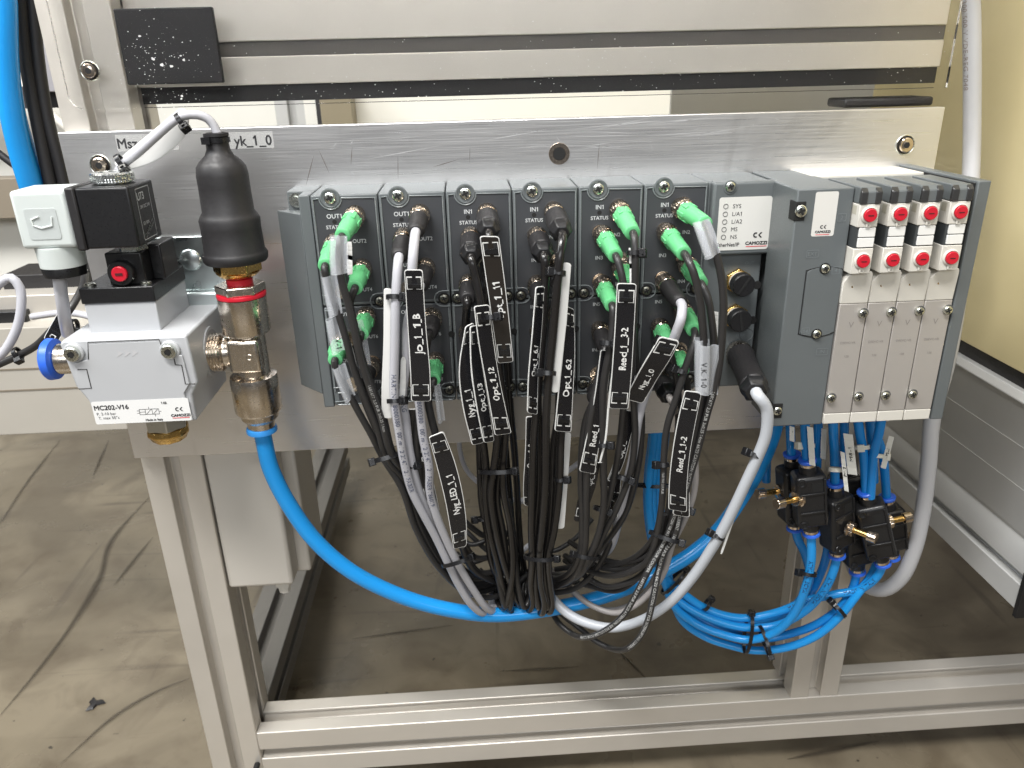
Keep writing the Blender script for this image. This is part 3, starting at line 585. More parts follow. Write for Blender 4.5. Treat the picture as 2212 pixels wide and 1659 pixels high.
# tower, black interface, pilot, coil
M().box(-168, -116.5, -79, -14, -93, -69.5).build('tower', CAST, sv, bev=.8)
M().box(-169, -115.8, -80, -13, -69.3, -57.5).build('interface_plate', BLACK, sv, bev=.8)
for x, y in ((-163, -73), (-123, -73), (-163, -22), (-123, -20)): M().lathe((x, y, -57.4), (0, 0, 1), [(0, 4), (1.6, 4), (2.2, 3.2), (2.2, .1)], 24).build('plate_screw', ZINC, sv)
M().box(-148, -122, -74, -34, -57.4, -33.5).build('pilot_block', BLACK, sv, bev=1)
M().box(-122, -113, -60, -30, -57.4, -31).build('pilot_ear', BLACK, sv, bev=1)
M().lathe((-137, -74, -47.5), (0, -1, 0), [(0, 9.3), (5, 9.3), (6, 8.6), (6, 6), (5, 5.8)], 36).build('button_housing', BLACK, sv)
M().lathe((-137, -79.3, -47.5), (0, -1, 0), [(0, 5.6), (2, 5.5), (2.5, 5)], 32).build('red_button', RED, sv)
M().box(-139.6, -134.4, -82.2, -81.7, -48.4, -46.6).build('button_slot', plain('slot_red', (.06, .004, .006), .6), sv)
M().lathe((-131, -62, -33.5), (0, 0, 1), [(0, 10.5), (5, 10.5)], 6).build('hex_base', ZINC, sv)
M().box(-151.5, -115.4, -88, -44, -27.5, 14.5).build('coil', BLACK, sv, bev=1.6, seg=3)
M().box(-158.5, -151.8, -88.6, -47, -28.5, 15.2).build('gasket_frame', RUB, sv, bev=1.5)
M().lathe((-134.5, -64, 14.5), (0, 0, 1), [(0, 10), (1.6, 10)], 32).build('nut_seat', ZINC, sv)
def knurl(A, t, r): return r*(1+.028*abs(sin(A*24+t*1.1))*abs(sin(A*24-t*1.1))) if .4 < t < 6.4 else r
M().lathe((-134.5, -64, 15.2), (0, 0, 1), [(0, 13.4)]+[(.5+.46*k, 14.2) for k in range(13)]+[(6.9, 13.4), (7.1, 12.6), (7.1, 9), (6.6, 8.5)], 144, fn=knurl).build('knurled_nut', mat('bright_zinc', (.78, .80, .78), .22, 1), sv, ang=20)
# coil label on the +X side
f = lambda dx, dz: (lambda x, y, n=0: V((-115.3+n+.12, -66+dx+x, -6+dz+y)))
mb = M()
for a, b, c, d in ((-12, 12, 17, 17.5), (-12, 12, -18.5, -18), (-12, -11.5, -18.5, 17.5), (11.5, 12, -18.5, 17.5)): mb.add([f(0, 0)(a, c), f(0, 0)(b, c), f(0, 0)(b, d), f(0, 0)(a, d)], [(0, 1, 2, 3)])
text('U73', f(-5, 12), 7.5, PRINT, sv, mb=mb, bold=.01); text('24V DC 5W', f(0, 4.5), 3.4, PRINT, sv, mb=mb); text('ED 100%', f(-3, -7), 3, PRINT, sv, mb=mb)
c_, s_ = cos(.45), sin(.45); text('CAMOZZI', lambda x, y, n=0: f(0, -12)(x*c_-y*s_, x*s_+y*c_), 4.6, PRINT, sv, mb=mb, bold=.03)
mb.build('coil_lettering', PRINT, sv, smooth=False)
# milky plug and its cable gland
M().box(-196, -158.8, -88, -54, -26, 14).build('milky_plug', MILK, sv, bev=3, seg=4)
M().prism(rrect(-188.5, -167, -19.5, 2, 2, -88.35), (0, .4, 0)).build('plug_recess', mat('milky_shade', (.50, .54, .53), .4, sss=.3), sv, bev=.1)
M().tube([V((-170.5, -88.6, -4)), V((-171.5, -88.6, -10)), V((-179, -88.6, -11.5)), V((-184, -88.6, -9.5)), V((-184.5, -88.6, -5.5)), V((-179, -88.6, -3.5))], .7, 8).build('plug_emblem', MILK, sv)
M().lathe((-178, -73, -26), (0, 0, -1), [(0, 16), (15, 15.4)], 36).build('plug_neck', MILK, sv)
M().lathe((-178, -73, -41), (0, 0, -1), [(0, 14.6), (1, 15), (7, 14.2), (7.2, 6)], 32, fn=lambda A, t, r: r*(1+.025*cos(A*12))).build('gland_nut', BLACK, sv)
# left push-in fitting
M().lathe((-180, -53, -119.7), (-1, 0, 0), [(0, 10.5), (14, 10.5), (20, 12), (29, 12.2), (30, 11.5)], 36).build('fitting_barrel', NICKEL2, sv)
M().lathe((-210, -53, -119.7), (-1, 0, 0), [(0, 10), (2, 16), (7, 16.6), (8.4, 15.5), (8.5, 8)], 40).build('release_collar', RING, sv)
# bottom plug
M().lathe((-136, -58, -160), (0, 0, -1), [(0, 16.5), (20, 16.5)], 6, ph=.2).build('hex_adapter', mat('dull_zinc', (.5, .5, .47), .35, .9), sv, bev=1)
M().lathe((-136, -58, -180), (0, 0, -1), [(0, 16), (5, 16.6), (7, 15), (11, 13)], 10).build('brass_plug', BRASS, sv, bev=1)
M().lathe((-97.5, -50, -119.7), (1, 0, 0), [(0, 20), (6, 20)], 40).build('port_rim', CAST, sv)
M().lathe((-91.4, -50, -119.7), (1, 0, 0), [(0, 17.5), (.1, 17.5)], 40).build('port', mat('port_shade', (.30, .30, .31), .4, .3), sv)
# T fitting with pressure switch
tf = empty('tee_fitting', (-61.5, -53, -190), 'nickel plated tee fitting between the grey valve block and the blue hose', 'fitting')
M().lathe((-92, -53, -119.7), (1, 0, 0), [(0, 15.5)]+[(1.2+1.15*k, 15.5 if k % 2 else 14.3) for k in range(9)]+[(12, 12.5), (14, 12.2), (20, 9), (26, 8.5)], 40).build('threaded_nipple', NICKEL2, tf)
M().lathe((-61.5, -53, -75), (0, 0, -1), [(0, 18.4), (27, 18.4), (29, 17), (30, 13.2), (50, 13.2), (78, 13.2)], 44).build('tee_body', NICKEL2, tf)
M().box(-75, -50, -69.5, -55, -133, -106).build('wrench_flat', NICKEL2, tf, bev=3, seg=3)
M().ringp((-58, -69.6, -119.5), (0, 1, 0), 2.1, .5).build('stamped_mark', NICKEL2, tf)
M().lathe((-62.2, -53, -138), (0, 0, -1), [(0, 13.2), (2, 18.2), (5, 18.8), (32, 18.8), (34, 17.5), (35, 15), (39, 15), (41, 13.5), (43, 11.5), (48, 11)], 44).build('hose_sleeve', NICKEL2, tf)
M().lathe((-62.5, -53, -185.5), (0, 0, -1), [(0, 9), (1, 12), (3, 12.6), (5, 12.4), (6, 8)], 40).build('release_collar', mat('light_blue_collar', (.04, .28, .72), .35), tf)
M().lathe((-61.3, -53, -74.5), (0, 0, 1), [(0, 18.5), (2, 18.8), (3, 18.4)], 40).build('red_washer', RED, tf)
M().lathe((-61.3, -53, -71.5), (0, 0, 1), [(0, 19), (7, 19)], 6, ph=.25).build('hex_reducer', NICKEL2, tf, bev=1)
M().lathe((-61, -53, -64.5), (0, 0, 1), [(0, 10), (3.6, 10), (4.4, 9)], 30).build('red_ring', RED, tf)
ps = empty('pressure_switch', (-61, -53, -60), 'black rubber booted pressure switch with brass hex on the tee fitting', 'pressure switch')
M().lathe((-61, -53, -60), (0, 0, 1), [(0, 8), (1.5, 13), (4, 16), (5, 16.5)], 36).build('brass_collar', BRASS, ps)
M().lathe((-61, -53, -55), (0, 0, 1), [(0, 18.2), (9, 18.2)], 6, ph=.1).build('brass_hex', BRASS, ps, bev=1)
M().lathe((-61, -53, -47.5), (0, 0, 1), [(0, 20), (.4, 22.6), (2, 23.6), (6, 24), (7.5, 23.2), (9, 22.2), (26, 21.6), (32, 22), (35, 20.6), (38, 18.6), (56, 18.2), (64, 18.3), (70, 17.4), (74, 14.5), (78, 10), (82, 8.2), (90, 7.8), (91, 8.8), (93, 8.8), (93.5, 6)], 48).build('rubber_boot', RUB, ps)
M().band((-61, -53, 41), (0, 0, 1), 8.2, 3.5, 1, 24).obox((-66, -61, 41), (3, 0, 0), (0, 2.5, 0), (0, 0, 2.4)).build('boot_tie', TIE, ps)
gv = empty('galvanised_bracket', (-100, -2, -84), 'galvanised steel bracket behind the pressure switch', 'bracket')
M().box(-150, -80, -3, -.3, -84, -37).build('bracket_sheet', GALV, gv, bev=.5); M().box(-150, -70, -14, -3.2, -94, -81).build('bracket_flange', GALV, gv, bev=2)
M().lathe((-113, -3, -56), (0, -1, 0), [(0, 9), (1.5, 8), (2.6, 5), (3, .1)], 32).build('rivet_head', GALV, gv)
M().lathe((-84, -3, -58), (0, -1, 0), [(0, 7), (4, 7), (4.5, 6), (4.5, 3.4), (3, 3.2)], 28).build('bracket_bolt', NICKEL, gv)
# junction box
jb = empty('junction_box', (-105, 50, -400), 'beige plastic junction box hanging beside the corner post under the plate', 'junction box')
M().box(-140.5, -76, 12, 40, -394, -236).build('lid', BOXG, jb, bev=4, seg=4)
M().box(-136, -64, 40.4, 112, -398, -236).build('box_body', BOXG, jb, bev=3, seg=3)
M().lathe((-90, 27, -393), (0, 0, -1), [(0, 9), (9, 9), (10, 7), (17, 6)], 8).build('cable_gland', CREAM, jb)
M().box(-89, -84, 13.4, 14.2, -388, -243).build('lid_crease', BOXG, jb, bev=.3)
# ================================================================== PLUGS AND CABLES
def nutfn(A, t, r): return r*(1+.028*(1 if int(A/(2*pi)*36+.5) % 2 else -1)) if 2.8 < t < 9.8 else r
def plug(root, P0, P1, kind):
    d = (P1-P0).normalized(); L = (P1-P0).length
    if kind == 'big':
        M().lathe(P0, d, [(0, 9), (.5, 10.6), (7, 10.8), (8, 10.2)], 72, fn=lambda A, t, r: nutfn(A, t, r)).build('coupling_nut', NICKEL2, root)
        M().lathe(P0+d*8, d, [(0, 10.9), (5, 11), (6, 10.6), (L*.45, 10), (L*.62, 10.2), (L-18, 10.6), (L-17, 9.6)], 72, fn=lambda A, t, r: r*(1+.02*(1 if int(A/(2*pi)*36+.5) % 2 else -1)) if t <= 5 else r).build('plug_body', RUB, root)
        M().lathe(P0+d*(L-12), d, [(0, 11), (7, 11), (9, 9.5), (12, 8), (12.2, 4)], 6).build('gland_nut', BLACK, root, bev=.8); return
    if kind != 'none':
        M().lathe(P0, d, [(0, 6.2), (.4, 7.4), (2.6, 7.5), (2.9, 7.6), (9.6, 7.6), (10, 7.35), (13, 7.3), (13.6, 6.6)], 72, fn=nutfn).build('coupling_nut', NICKEL if kind != 'dull' else NICKEL2, root)
    if kind == 'green':
        M().lathe(P0+d*13.4, d, [(0, 6.3), (.4, 6.7), (4, 6.8), (4.4, 6.7), (5, 6.3), (11, 6.2), (L-20, 5.8), (L-14.0, 5.4), (L-13.6, 4.8), (L-13.5, 2.6)], 40).build('plug_body', GREEN, root)
        a = d.orthogonal().normalized(); b = d.cross(a); mb = M()
        for k in range(6):
            A = k*pi/3+.3; e = a*cos(A)+b*sin(A); tt = d.cross(e)
            mb.obox(P0+d*17+e*6.4, d*6.6, tt*1.5, e*.75)
        mb.build('grip_ribs', GREEN, root, bev=.3)
    elif kind in ('hex', 'dull'):
        M().lathe(P0+d*12, d, [(0, 7.3), (.6, 8.0), (3, 8.2), (L-23, 8.2), (L-22, 7.4)], 40).build('plug_body', RUB, root)
        M().lathe(P0+d*(L-11), d, [(0, 8.6), (5.5, 8.6), (7, 7.6), (10, 6.4), (11, 5.4), (11, 3)], 6).build('gland_nut', BLACK, root, bev=.6)
    elif kind == 'mould':
        M().lathe(P0+d*13, d, [(0, 6.2), (.6, 7.0), (7, 7.1), (8, 6.6), (L-18, 6.4), (L-14.6, 5.6), (L-13.4, 4.6)], 40).build('plug_body', RUB, root)
def cable(label, kind, base, end, L, way, r=2.75, m=PUR, prn=None, name='sensor_cable', group=None, face=-58, cat='cable'):
    pts = []
    if kind:
        P0 = at(base[0], base[1], face); P1 = reach(P0, end[0], end[1], L); d = (P1-P0).normalized()
        pts = [P1-d*3, P1+d*4]; root = empty(name, P0, label, cat, group)
        plug(root, P0, P1, kind)
    else:
        root = empty(name, at(*way[-1]), label, cat, group)
    pts += [at(*q) for q in way]; path = catmull(pts, 3.5)
    M().tube(path, r, 12).build('jacket', m, root, ang=60)
    if prn: tube_text(prn[0], path, r, prn[1], prn[2], prn[3], root, rev=prn[4] if len(prn) > 4 else False, repeat=prn[5] if len(prn) > 5 else 1, gap=prn[6] if len(prn) > 6 else 14)
    return path
WT = plain('cable_print_white', (.34, .34, .33), .6); DK = plain('cable_print_dark', (.10, .11, .16), .6); NB = plain('hose_print', (.004, .03, .12), .6)
PT = '1681677 3,0 PUR 3x0,25 14cm'
# --- leftmost module: green plugs, black cables gathered by the left tie
tieL = [(834, 986), (846, 983), (853, 988), (828, 990), (842, 991)]
low = lambda k, dy=0: [(867+k*9, 1045+dy, -84+k*4), (899+k*8, 1136+dy, -72+k*4), (948+k*6, 1218+dy, -58+k*5), (1006+k*4, 1268+dy-k*2, -46+k*6), (1066, 1262+dy-k*3, -20+k*4), (1120, 1215, 20)]
cable('black cable with green plug in socket OUT1 of the leftmost module, sleeve on it', 'green', (769, 463), (739, 511), 46, [(733, 560, -112), (739, 610, -113), (752, 655, -112), (765, 710, -111), (778, 770, -109), (801, 843, -106), (822, 900, -102), (846, 983, -94)]+low(3), prn=(PT, 118, 3.1, WT), group='black cables with green plugs')
cable('cable with green plug half hidden at the left edge of the leftmost module', 'green', (724, 523), (703, 575), 46, [(712, 620, -104), (729, 672, -106), (748, 735, -106), (764, 795, -104), (790, 864, -101), (815, 925, -97), (834, 986, -90)]+low(1), group='black cables with green plugs')
cable('black cable with green plug beside the OUT4 mark of the leftmost module', 'green', (783, 577), (767, 622), 44, [(756, 655, -100), (768, 712, -102), (782, 775, -103), (806, 840, -100), (828, 900, -97), (850, 980, -88)]+low(4, -6), group='black cables with green plugs')
cable('black cable with green plug beside the socket marked OUT6 of the leftmost module', 'green', (792, 680), (780, 722), 40, [(778, 745, -92), (786, 790, -92), (800, 850, -92), (822, 920, -90), (842, 985, -84)]+low(2, 5), group='black cables with green plugs')
cable('black cable with green plug lowest at the left of the leftmost module, sleeves over it', 'green', (736, 735), (724, 778), 38, [(728, 800, -98), (752, 846, -99), (772, 885, -98), (800, 935, -94), (828, 990, -86)]+low(0, 8), group='black cables with green plugs')
cable('black plug lowest at right of the leftmost module beside OUT8, its cable behind the others', 'mould', (803, 788), (780, 828), 34, [(784, 860, -80), (806, 915, -80), (836, 975, -76)]+low(1, -8), r=2.4)
# --- second module: grey cables and black plugs
HT = 'HARTING 8000380 / 001m / 2 2147 / 2 / FABER'
cable('light grey printed cable from the upper plug of the second module, behind the Jo marker', 'mould', (908, 460), (898, 502), 40, [(893, 545, -112), (890, 600, -114), (891, 700, -112), (896, 800, -109), (906, 873, -107), (914, 944, -103), (927, 1008, -99), (929, 1064, -93), (942, 1111, -88), (966, 1170, -80), (992, 1223, -72), (1024, 1276, -62), (1050, 1312, -52), (1067, 1319, -40), (1078, 1298, -24), (1079, 1262, -6), (1075, 1225, 10)], r=3.5, m=GREY, prn=('NG 8000380 / 001m / 2 2147 / 2 / FABER 786019', 126, 5.0, DK))
cable('light grey printed cable from the lower left plug of the second module', 'mould', (873, 511), (862, 556), 42, [(857, 605, -108), (854, 669, -110), (853, 738, -110), (851, 843, -108), (854, 880, -107), (864, 944, -103), (872, 992, -99), (889, 1058, -93), (915, 1111, -87), (942, 1162, -80), (968, 1217, -73), (990, 1262, -66), (1020, 1308, -57), (1045, 1324, -46), (1060, 1312, -34), (1062, 1285, -20), (1060, 1240, 0)], r=3.45, m=GREY, prn=(HT, 92, 5.0, DK))
cable('light grey cable between the other two grey cables of the second module', 'mould', (920, 575), (908, 618), 40, [(893, 650, -92), (880, 700, -96), (877, 793, -98), (870, 858, -98), (877, 905, -96), (884, 965, -93), (893, 1010, -90), (906, 1060, -84), (926, 1110, -78), (950, 1165, -70), (985, 1235, -56), (1015, 1280, -44), (1045, 1280, -24), (1060, 1240, 5)], r=3.3, m=GREY, prn=('HARTING', 88, 5.0, DK))
cable('black moulded plug at the right of the second module beside OUT6', 'mould', (935, 683), (927, 722), 36, [(920, 760, -92), (908, 850, -92), (900, 930, -92), (906, 1010, -86), (925, 1090, -76), (962, 1180, -62), (1010, 1236, -46), (1062, 1242, -20), (1100, 1215, 10)])
cable('black cable with short green plug lowest in the second module beside OUT8', 'green', (940, 777), (936, 822), 38, [(925, 862, -98), (931, 900, -99), (940, 935, -99), (952, 990, -94), (968, 1060, -88), (985, 1130, -78), (1000, 1186, -70), (1020, 1228, -60), (1052, 1250, -46), (1087, 1256, -26), (1120, 1235, 5)], r=3.0, prn=('VDRA 3x0,34 A/PUR 7', 150, 2.8, WT), group='black cables with green plugs')
# --- third module: black hexagon plugs
def bundle(pts0, t, off, bottoms): pass
C3 = [((1052, 458), (1056, 503), 44, 'hex', 'upper black plug IN1 of the third module, cable behind the Opt_1_11 marker', [(1058, 560, -106), (1066, 680, -104), (1078, 800, -100), (1092, 900, -94), (1090, 960, -90), (1086, 1015, -86), (1088, 1064, -82), (1103, 1143, -72), (1108, 1222, -64), (1100, 1280, -54), (1088, 1314, -44), (1076, 1300, -30), (1072, 1255, -12), (1085, 1200, 10)]),
      ((1017, 509), (1018, 556), 46, 'hex', 'left black plug of the third module, cable running under the Opt_1_12 marker', [(1026, 590, -108), (1037, 645, -110), (1050, 740, -106), (1066, 860, -101), (1074, 940, -96), (1066, 1015, -90), (1060, 1064, -84), (1070, 1143, -75), (1088, 1217, -64), (1104, 1270, -54), (1100, 1316, -44), (1090, 1300, -30), (1092, 1240, -10), (1110, 1190, 10)]),
      ((1013, 610), (1010, 648), 38, 'mould', 'lower left black plug of the third module behind the Nyg_1_1 marker', [(1006, 700, -92), (1010, 800, -94), (1028, 900, -92), (1044, 960, -90), (1050, 1018, -86), (1048, 1064, -80), (1056, 1143, -72), (1074, 1217, -62), (1090, 1280, -50), (1108, 1322, -40), (1120, 1290, -24), (1118, 1220, 0)]),
      ((1056, 560), (1054, 600), 36, 'mould', 'hidden black plug of the third module behind the Opt_1_11 marker', [(1052, 660, -88), (1056, 780, -88), (1066, 900, -86), (1076, 960, -84), (1078, 1016, -80), (1074, 1080, -74), (1086, 1150, -66), (1098, 1230, -56), (1112, 1290, -46), (1130, 1310, -34), (1136, 1270, -18), (1128, 1200, 8)]),
      ((1012, 712), (1012, 748), 36, 'mould', 'lowest left black plug of the third module, cable at the left of the bundle', [(1016, 800, -86), (1030, 900, -84), (1035, 960, -80), (1037, 1018, -76), (1040, 1080, -68), (1052, 1150, -60), (1062, 1215, -52), (1085, 1262, -42), (1112, 1280, -28), (1120, 1230, -4)])]
for b, e, L, k, lb, wy in C3: cable(lb, k, b, e, L, wy, m=PVC, r=3.1)
cable('black cable at the back of the third bundle, hanging straight down', None, 0, 0, 0, [(1096, 780, -56), (1104, 900, -52), (1110, 960, -48), (1116, 1040, -42), (1120, 1120, -36), (1126, 1200, -24), (1130, 1250, -6)], m=PVC, r=3.1)
cable('black cable behind the third bundle, leaning right below the plate', None, 0, 0, 0, [(1080, 780, -52), (1086, 900, -48), (1092, 970, -44), (1100, 1060, -34), (1108, 1150, -26), (1120, 1230, -8)], m=PVC, r=3.1)
# --- fourth module
C4 = [((1196, 455), (1214, 505), 46, 'hex', 'upper black plug IN1 of the fourth module with glossy cable', [(1210, 545, -114), (1205, 600, -116), (1196, 704, -114), (1186, 808, -111), (1180, 895, -108), (1179, 960, -104), (1178, 1050, -97), (1172, 1130, -88), (1166, 1200, -78), (1168, 1260, -66), (1176, 1304, -56), (1170, 1325, -46), (1156, 1310, -34), (1150, 1260, -16), (1150, 1200, 6)]),
      ((1160, 508), (1175, 552), 44, 'hex', 'left black plug of the fourth module, cable behind the Opt_1_6.1 marker', [(1178, 590, -105), (1174, 670, -105), (1166, 790, -103), (1158, 895, -101), (1153, 960, -98), (1150, 1050, -92), (1148, 1140, -82), (1150, 1205, -74), (1146, 1262, -62), (1150, 1305, -50), (1140, 1318, -40), (1130, 1290, -26), (1134, 1230, -4)]),
      ((1200, 575), (1204, 612), 36, 'mould', 'third black plug of the fourth module hidden behind the white backed strip', [(1210, 670, -90), (1214, 790, -92), (1214, 900, -94), (1211, 960, -96), (1208, 1050, -92), (1198, 1140, -84), (1185, 1203, -76), (1188, 1262, -64), (1193, 1300, -54), (1186, 1322, -46), (1172, 1300, -32), (1168, 1230, -6)]),
      ((1160, 612), (1166, 650), 36, 'mould', 'lower left black plug of the fourth module, cable in the tied bundle', [(1168, 720, -86), (1162, 850, -88), (1164, 960, -88), (1163, 1060, -84), (1156, 1150, -76), (1158, 1205, -68), (1157, 1270, -58), (1163, 1312, -48), (1158, 1290, -34), (1160, 1215, -8)]),
      ((1204, 672), (1208, 708), 36, 'mould', 'black plug low at right of the fourth module, cable at the right of the bundle', [(1208, 800, -84), (1206, 900, -84), (1196, 960, -84), (1192, 1060, -82), (1186, 1150, -76), (1176, 1205, -70), (1178, 1270, -60), (1182, 1312, -50), (1178, 1290, -36), (1176, 1210, -10)])]
for b, e, L, k, lb, wy in C4: cable(lb, k, b, e, L, wy, m=PVC, r=3.25)
# --- fifth module
t5 = lambda k: [(1259+k*5, 1200, -80+k*2), (1244+k*3, 1240, -68), (1214+k*2, 1262-k*3, -52), (1180, 1268-k*4, -34), (1140, 1235, 0)]
cable('black cable with green plug IN1 at the top of the fifth module', 'green', (1336, 450), (1367, 504), 48, [(1372, 545, -114), (1372, 600, -114), (1368, 700, -110), (1366, 800, -106), (1370, 890, -100), (1372, 936, -97), (1363, 1015, -92), (1334, 1094, -86), (1303, 1156, -80), (1284, 1198, -76)]+t5(1)[1:], group='black cables with green plugs')
cable('black cable with green plug at the left of the fifth module, above IN3', 'green', (1301, 505), (1330, 553), 46, [(1342, 590, -112), (1350, 640, -112), (1352, 740, -106), (1348, 860, -100), (1338, 960, -95), (1322, 1050, -88), (1303, 1120, -82), (1286, 1170, -78), (1272, 1200, -76)]+t5(2)[1:], group='black cables with green plugs')
cable('black cable with dark green plug half hidden between IN3 and IN5 of the fifth module', 'green', (1340, 575), (1362, 618), 42, [(1366, 660, -96), (1372, 760, -92), (1384, 860, -88), (1386, 930, -86), (1376, 1020, -80), (1350, 1110, -74), (1310, 1170, -66), (1276, 1210, -58), (1230, 1240, -44), (1180, 1240, -20)], group='black cables with green plugs')
cable('black cable with green plug above the IN5 mark of the fifth module', 'green', (1301, 612), (1322, 660), 44, [(1324, 700, -108), (1316, 760, -110), (1304, 830, -108), (1302, 920, -104), (1303, 1000, -98), (1304, 1094, -90), (1292, 1156, -84), (1272, 1203, -78)]+t5(3)[1:], group='black cables with green plugs', r=3.0)
cable('black cable from the hidden plug above IN7 of the fifth module', 'mould', (1297, 712), (1306, 750), 38, [(1296, 800, -100), (1280, 880, -104), (1270, 950, -102), (1267, 1062, -94), (1266, 1130, -86), (1262, 1190, -80)]+t5(0)[1:], r=2.95)
cable('black cable from the lowest left socket of the fifth module, outer left in its bundle', 'mould', (1290, 832), (1284, 862), 34, [(1268, 900, -94), (1258, 960, -94), (1255, 1040, -90), (1258, 1120, -84), (1254, 1190, -78), (1236, 1232, -66), (1205, 1250, -48), (1170, 1240, -20)], r=2.95)
# --- sixth module
t6 = (1435, 1156)
cable('black cable with green plug at the top of the sixth module, sleeve below plug', 'green', (1468, 447), (1524, 484), 50, [(1538, 520, -122), (1550, 560, -124), (1560, 610, -124), (1563, 660, -123), (1561, 709, -122), (1557, 760, -120), (1546, 830, -117), (1527, 895, -113), (1506, 975, -108), (1490, 1030, -104), (1472, 1100, -98), (1456, 1162, -94), (1437, 1190, -91), (1426, 1219, -89), (1419, 1252, -95), (1410, 1298, -98), (1398, 1345, -96), (1381, 1378, -92), (1353, 1402, -82), (1315, 1399, -58), (1284, 1383, -50), (1246, 1352, -40), (1209, 1322, -28), (1180, 1280, -8)], r=2.9, prn=(PT+' 66/22 CAUTION: NOT FOR INTERRUPTING CURRENT', 138, 3.4, WT, False, 2, 5), group='black cables with green plugs')
cable('black cable with green plug above the IN3 mark of the sixth module', 'green', (1438, 500), (1478, 548), 50, [(1493, 575, -120), (1503, 605, -121), (1512, 650, -120), (1518, 709, -119), (1522, 770, -116), (1516, 850, -112), (1498, 950, -106), (1478, 1040, -101), (1455, 1120, -96), (1430, 1180, -90), (1404, 1225, -94), (1378, 1276, -97), (1347, 1329, -94), (1309, 1361, -86), (1271, 1376, -72), (1237, 1370, -45), (1209, 1348, -34), (1180, 1300, -10)], r=2.85, prn=('1681936 3,0 PUR 3x0,25 ATTENTION: NE PAS UTILISER POUR COUPER', 190, 3.3, WT, False, 2, 5), group='black cables with green plugs')
cable('black cable with green plug beside the IN4 mark of the sixth module', 'green', (1482, 568), (1514, 612), 46, [(1528, 640, -112), (1537, 690, -113), (1542, 740, -112), (1538, 810, -110), (1522, 890, -106), (1500, 970, -102), (1474, 1060, -95), (1444, 1150, -87), (1412, 1215, -78), (1366, 1254, -68), (1309, 1267, -56), (1265, 1245, -42), (1220, 1210, -10)], group='black cables with green plugs')
cable('black plug with glossy light grey cable at the left of the sixth module', 'mould', (1434, 608), (1470, 655), 48, [(1472, 685, -118), (1462, 715, -115), (1445, 755, -107), (1418, 800, -101), (1395, 850, -97), (1380, 900, -96), (1368, 980, -88), (1350, 1060, -78), (1335, 1130, -66), (1320, 1180, -50), (1290, 1210, -20)], r=3.6, m=GREY)
cable('black cable with green plug right of the grey cable in the sixth module', 'green', (1474, 668), (1499, 714), 44, [(1498, 745, -112), (1482, 790, -113), (1462, 856, -111), (1441, 922, -108), (1434, 988, -104), (1432, 1050, -100), (1428, 1100, -96), (1418, 1160, -90), (1397, 1213, -82), (1353, 1238, -70), (1309, 1243, -58), (1272, 1232, -46), (1220, 1200, -12)], group='black cables with green plugs', prn=('1681900 3,0 PUR', 130, 2.8, WT))
cable('black cable with small dark green plug above the diagonal marker in the sixth module', 'green', (1425, 704), (1440, 740), 36, [(1452, 776, -94), (1462, 820, -92), (1466, 880, -90), (1462, 960, -88), (1450, 1060, -84), (1436, 1140, -80), (1408, 1205, -72), (1360, 1228, -60), (1300, 1226, -46), (1240, 1195, -16)], group='black cables with green plugs')
cable('black cable with lower green plug under the grey cable of the sixth module', 'green', (1462, 760), (1474, 800), 38, [(1484, 828, -94), (1484, 880, -92), (1474, 960, -88), (1456, 1060, -82), (1432, 1150, -76), (1396, 1200, -68), (1340, 1216, -54), (1280, 1200, -34), (1230, 1170, -4)], group='black cables with green plugs')
cable('wide black plug lowest in the sixth module, its pale cable hanging down', 'dull', (1424, 815), (1446, 858), 38, [(1466, 900, -86), (1500, 985, -86), (1500, 1060, -86), (1480, 1120, -84), (1454, 1172, -80), (1435, 1235, -76), (1408, 1275, -70), (1372, 1308, -64), (1328, 1324, -56), (1278, 1308, -46), (1240, 1279, -34), (1200, 1230, -6)], r=2.7, m=mat('warm_grey_jacket', (.30, .28, .27), .4))
# power plug with the thick white cable
cable('thick white cable with large black power plug below the PWR mark', 'big', (1596, 760), (1634, 848), 74, [(1655, 880, -130), (1655, 935, -128), (1636, 988, -124), (1610, 1045, -119), (1571, 1126, -111), (1536, 1187, -104), (1495, 1248, -96), (1447, 1301, -88), (1390, 1338, -80), (1325, 1356, -71), (1278, 1349, -63), (1234, 1330, -54), (1200, 1300, -42), (1170, 1250, -16)], r=4.5, m=WCAB, name='power_cable', face=-53)
# grey cables behind
cable('thin grey cable hanging in a curve below the plate, left of the black bundle', None, 0, 0, 0, [(990, 930, 14), (994, 975, 16), (1005, 1010, 18), (1025, 1035, 20), (1060, 1060, 20), (1100, 1078, 18), (1140, 1080, 10)], r=2.4, m=GREY)
cable('thin printed grey cable rising right behind the fourth and fifth bundles', None, 0, 0, 0, [(1120, 1085, -10), (1150, 1075, -6), (1190, 1045, -2), (1230, 1015, 2), (1270, 985, 6), (1310, 950, 12)], r=2.6, m=GREY, prn=('2 2147 / 2 2147', 22, 4.4, DK))
cable('short grey cable crossing behind the bundles below the second tie', None, 0, 0, 0, [(1080, 1210, -6), (1110, 1205, -6), (1140, 1180, 2), (1180, 1150, 10)], r=2.6, m=GREY)
for k, (a, b, c) in enumerate((((1010, 1150, 5), (1060, 1195, 0), (1120, 1225, -8)), ((1016, 1176, 0), (1070, 1160, 5), (1125, 1150, 12)), ((1190, 1190, 4), (1240, 1165, 8), (1280, 1120, 14)), ((1010, 1215, -8), (1060, 1200, -2), (1100, 1170, 8)), ((1060, 1250, -10), (1110, 1215, 0), (1180, 1180, 12)))):
    cable(['black cable end crossing behind the left tie', 'upper black cable crossing behind the third bundle', 'black cable crossing behind the fifth bundle', 'lower black cable crossing behind the left grey cables', 'black cable crossing low behind the third and fourth bundles'][k], None, 0, 0, 0, [(a[0]-24, a[1]-20, a[2]+8), a, b, c], r=2.5)

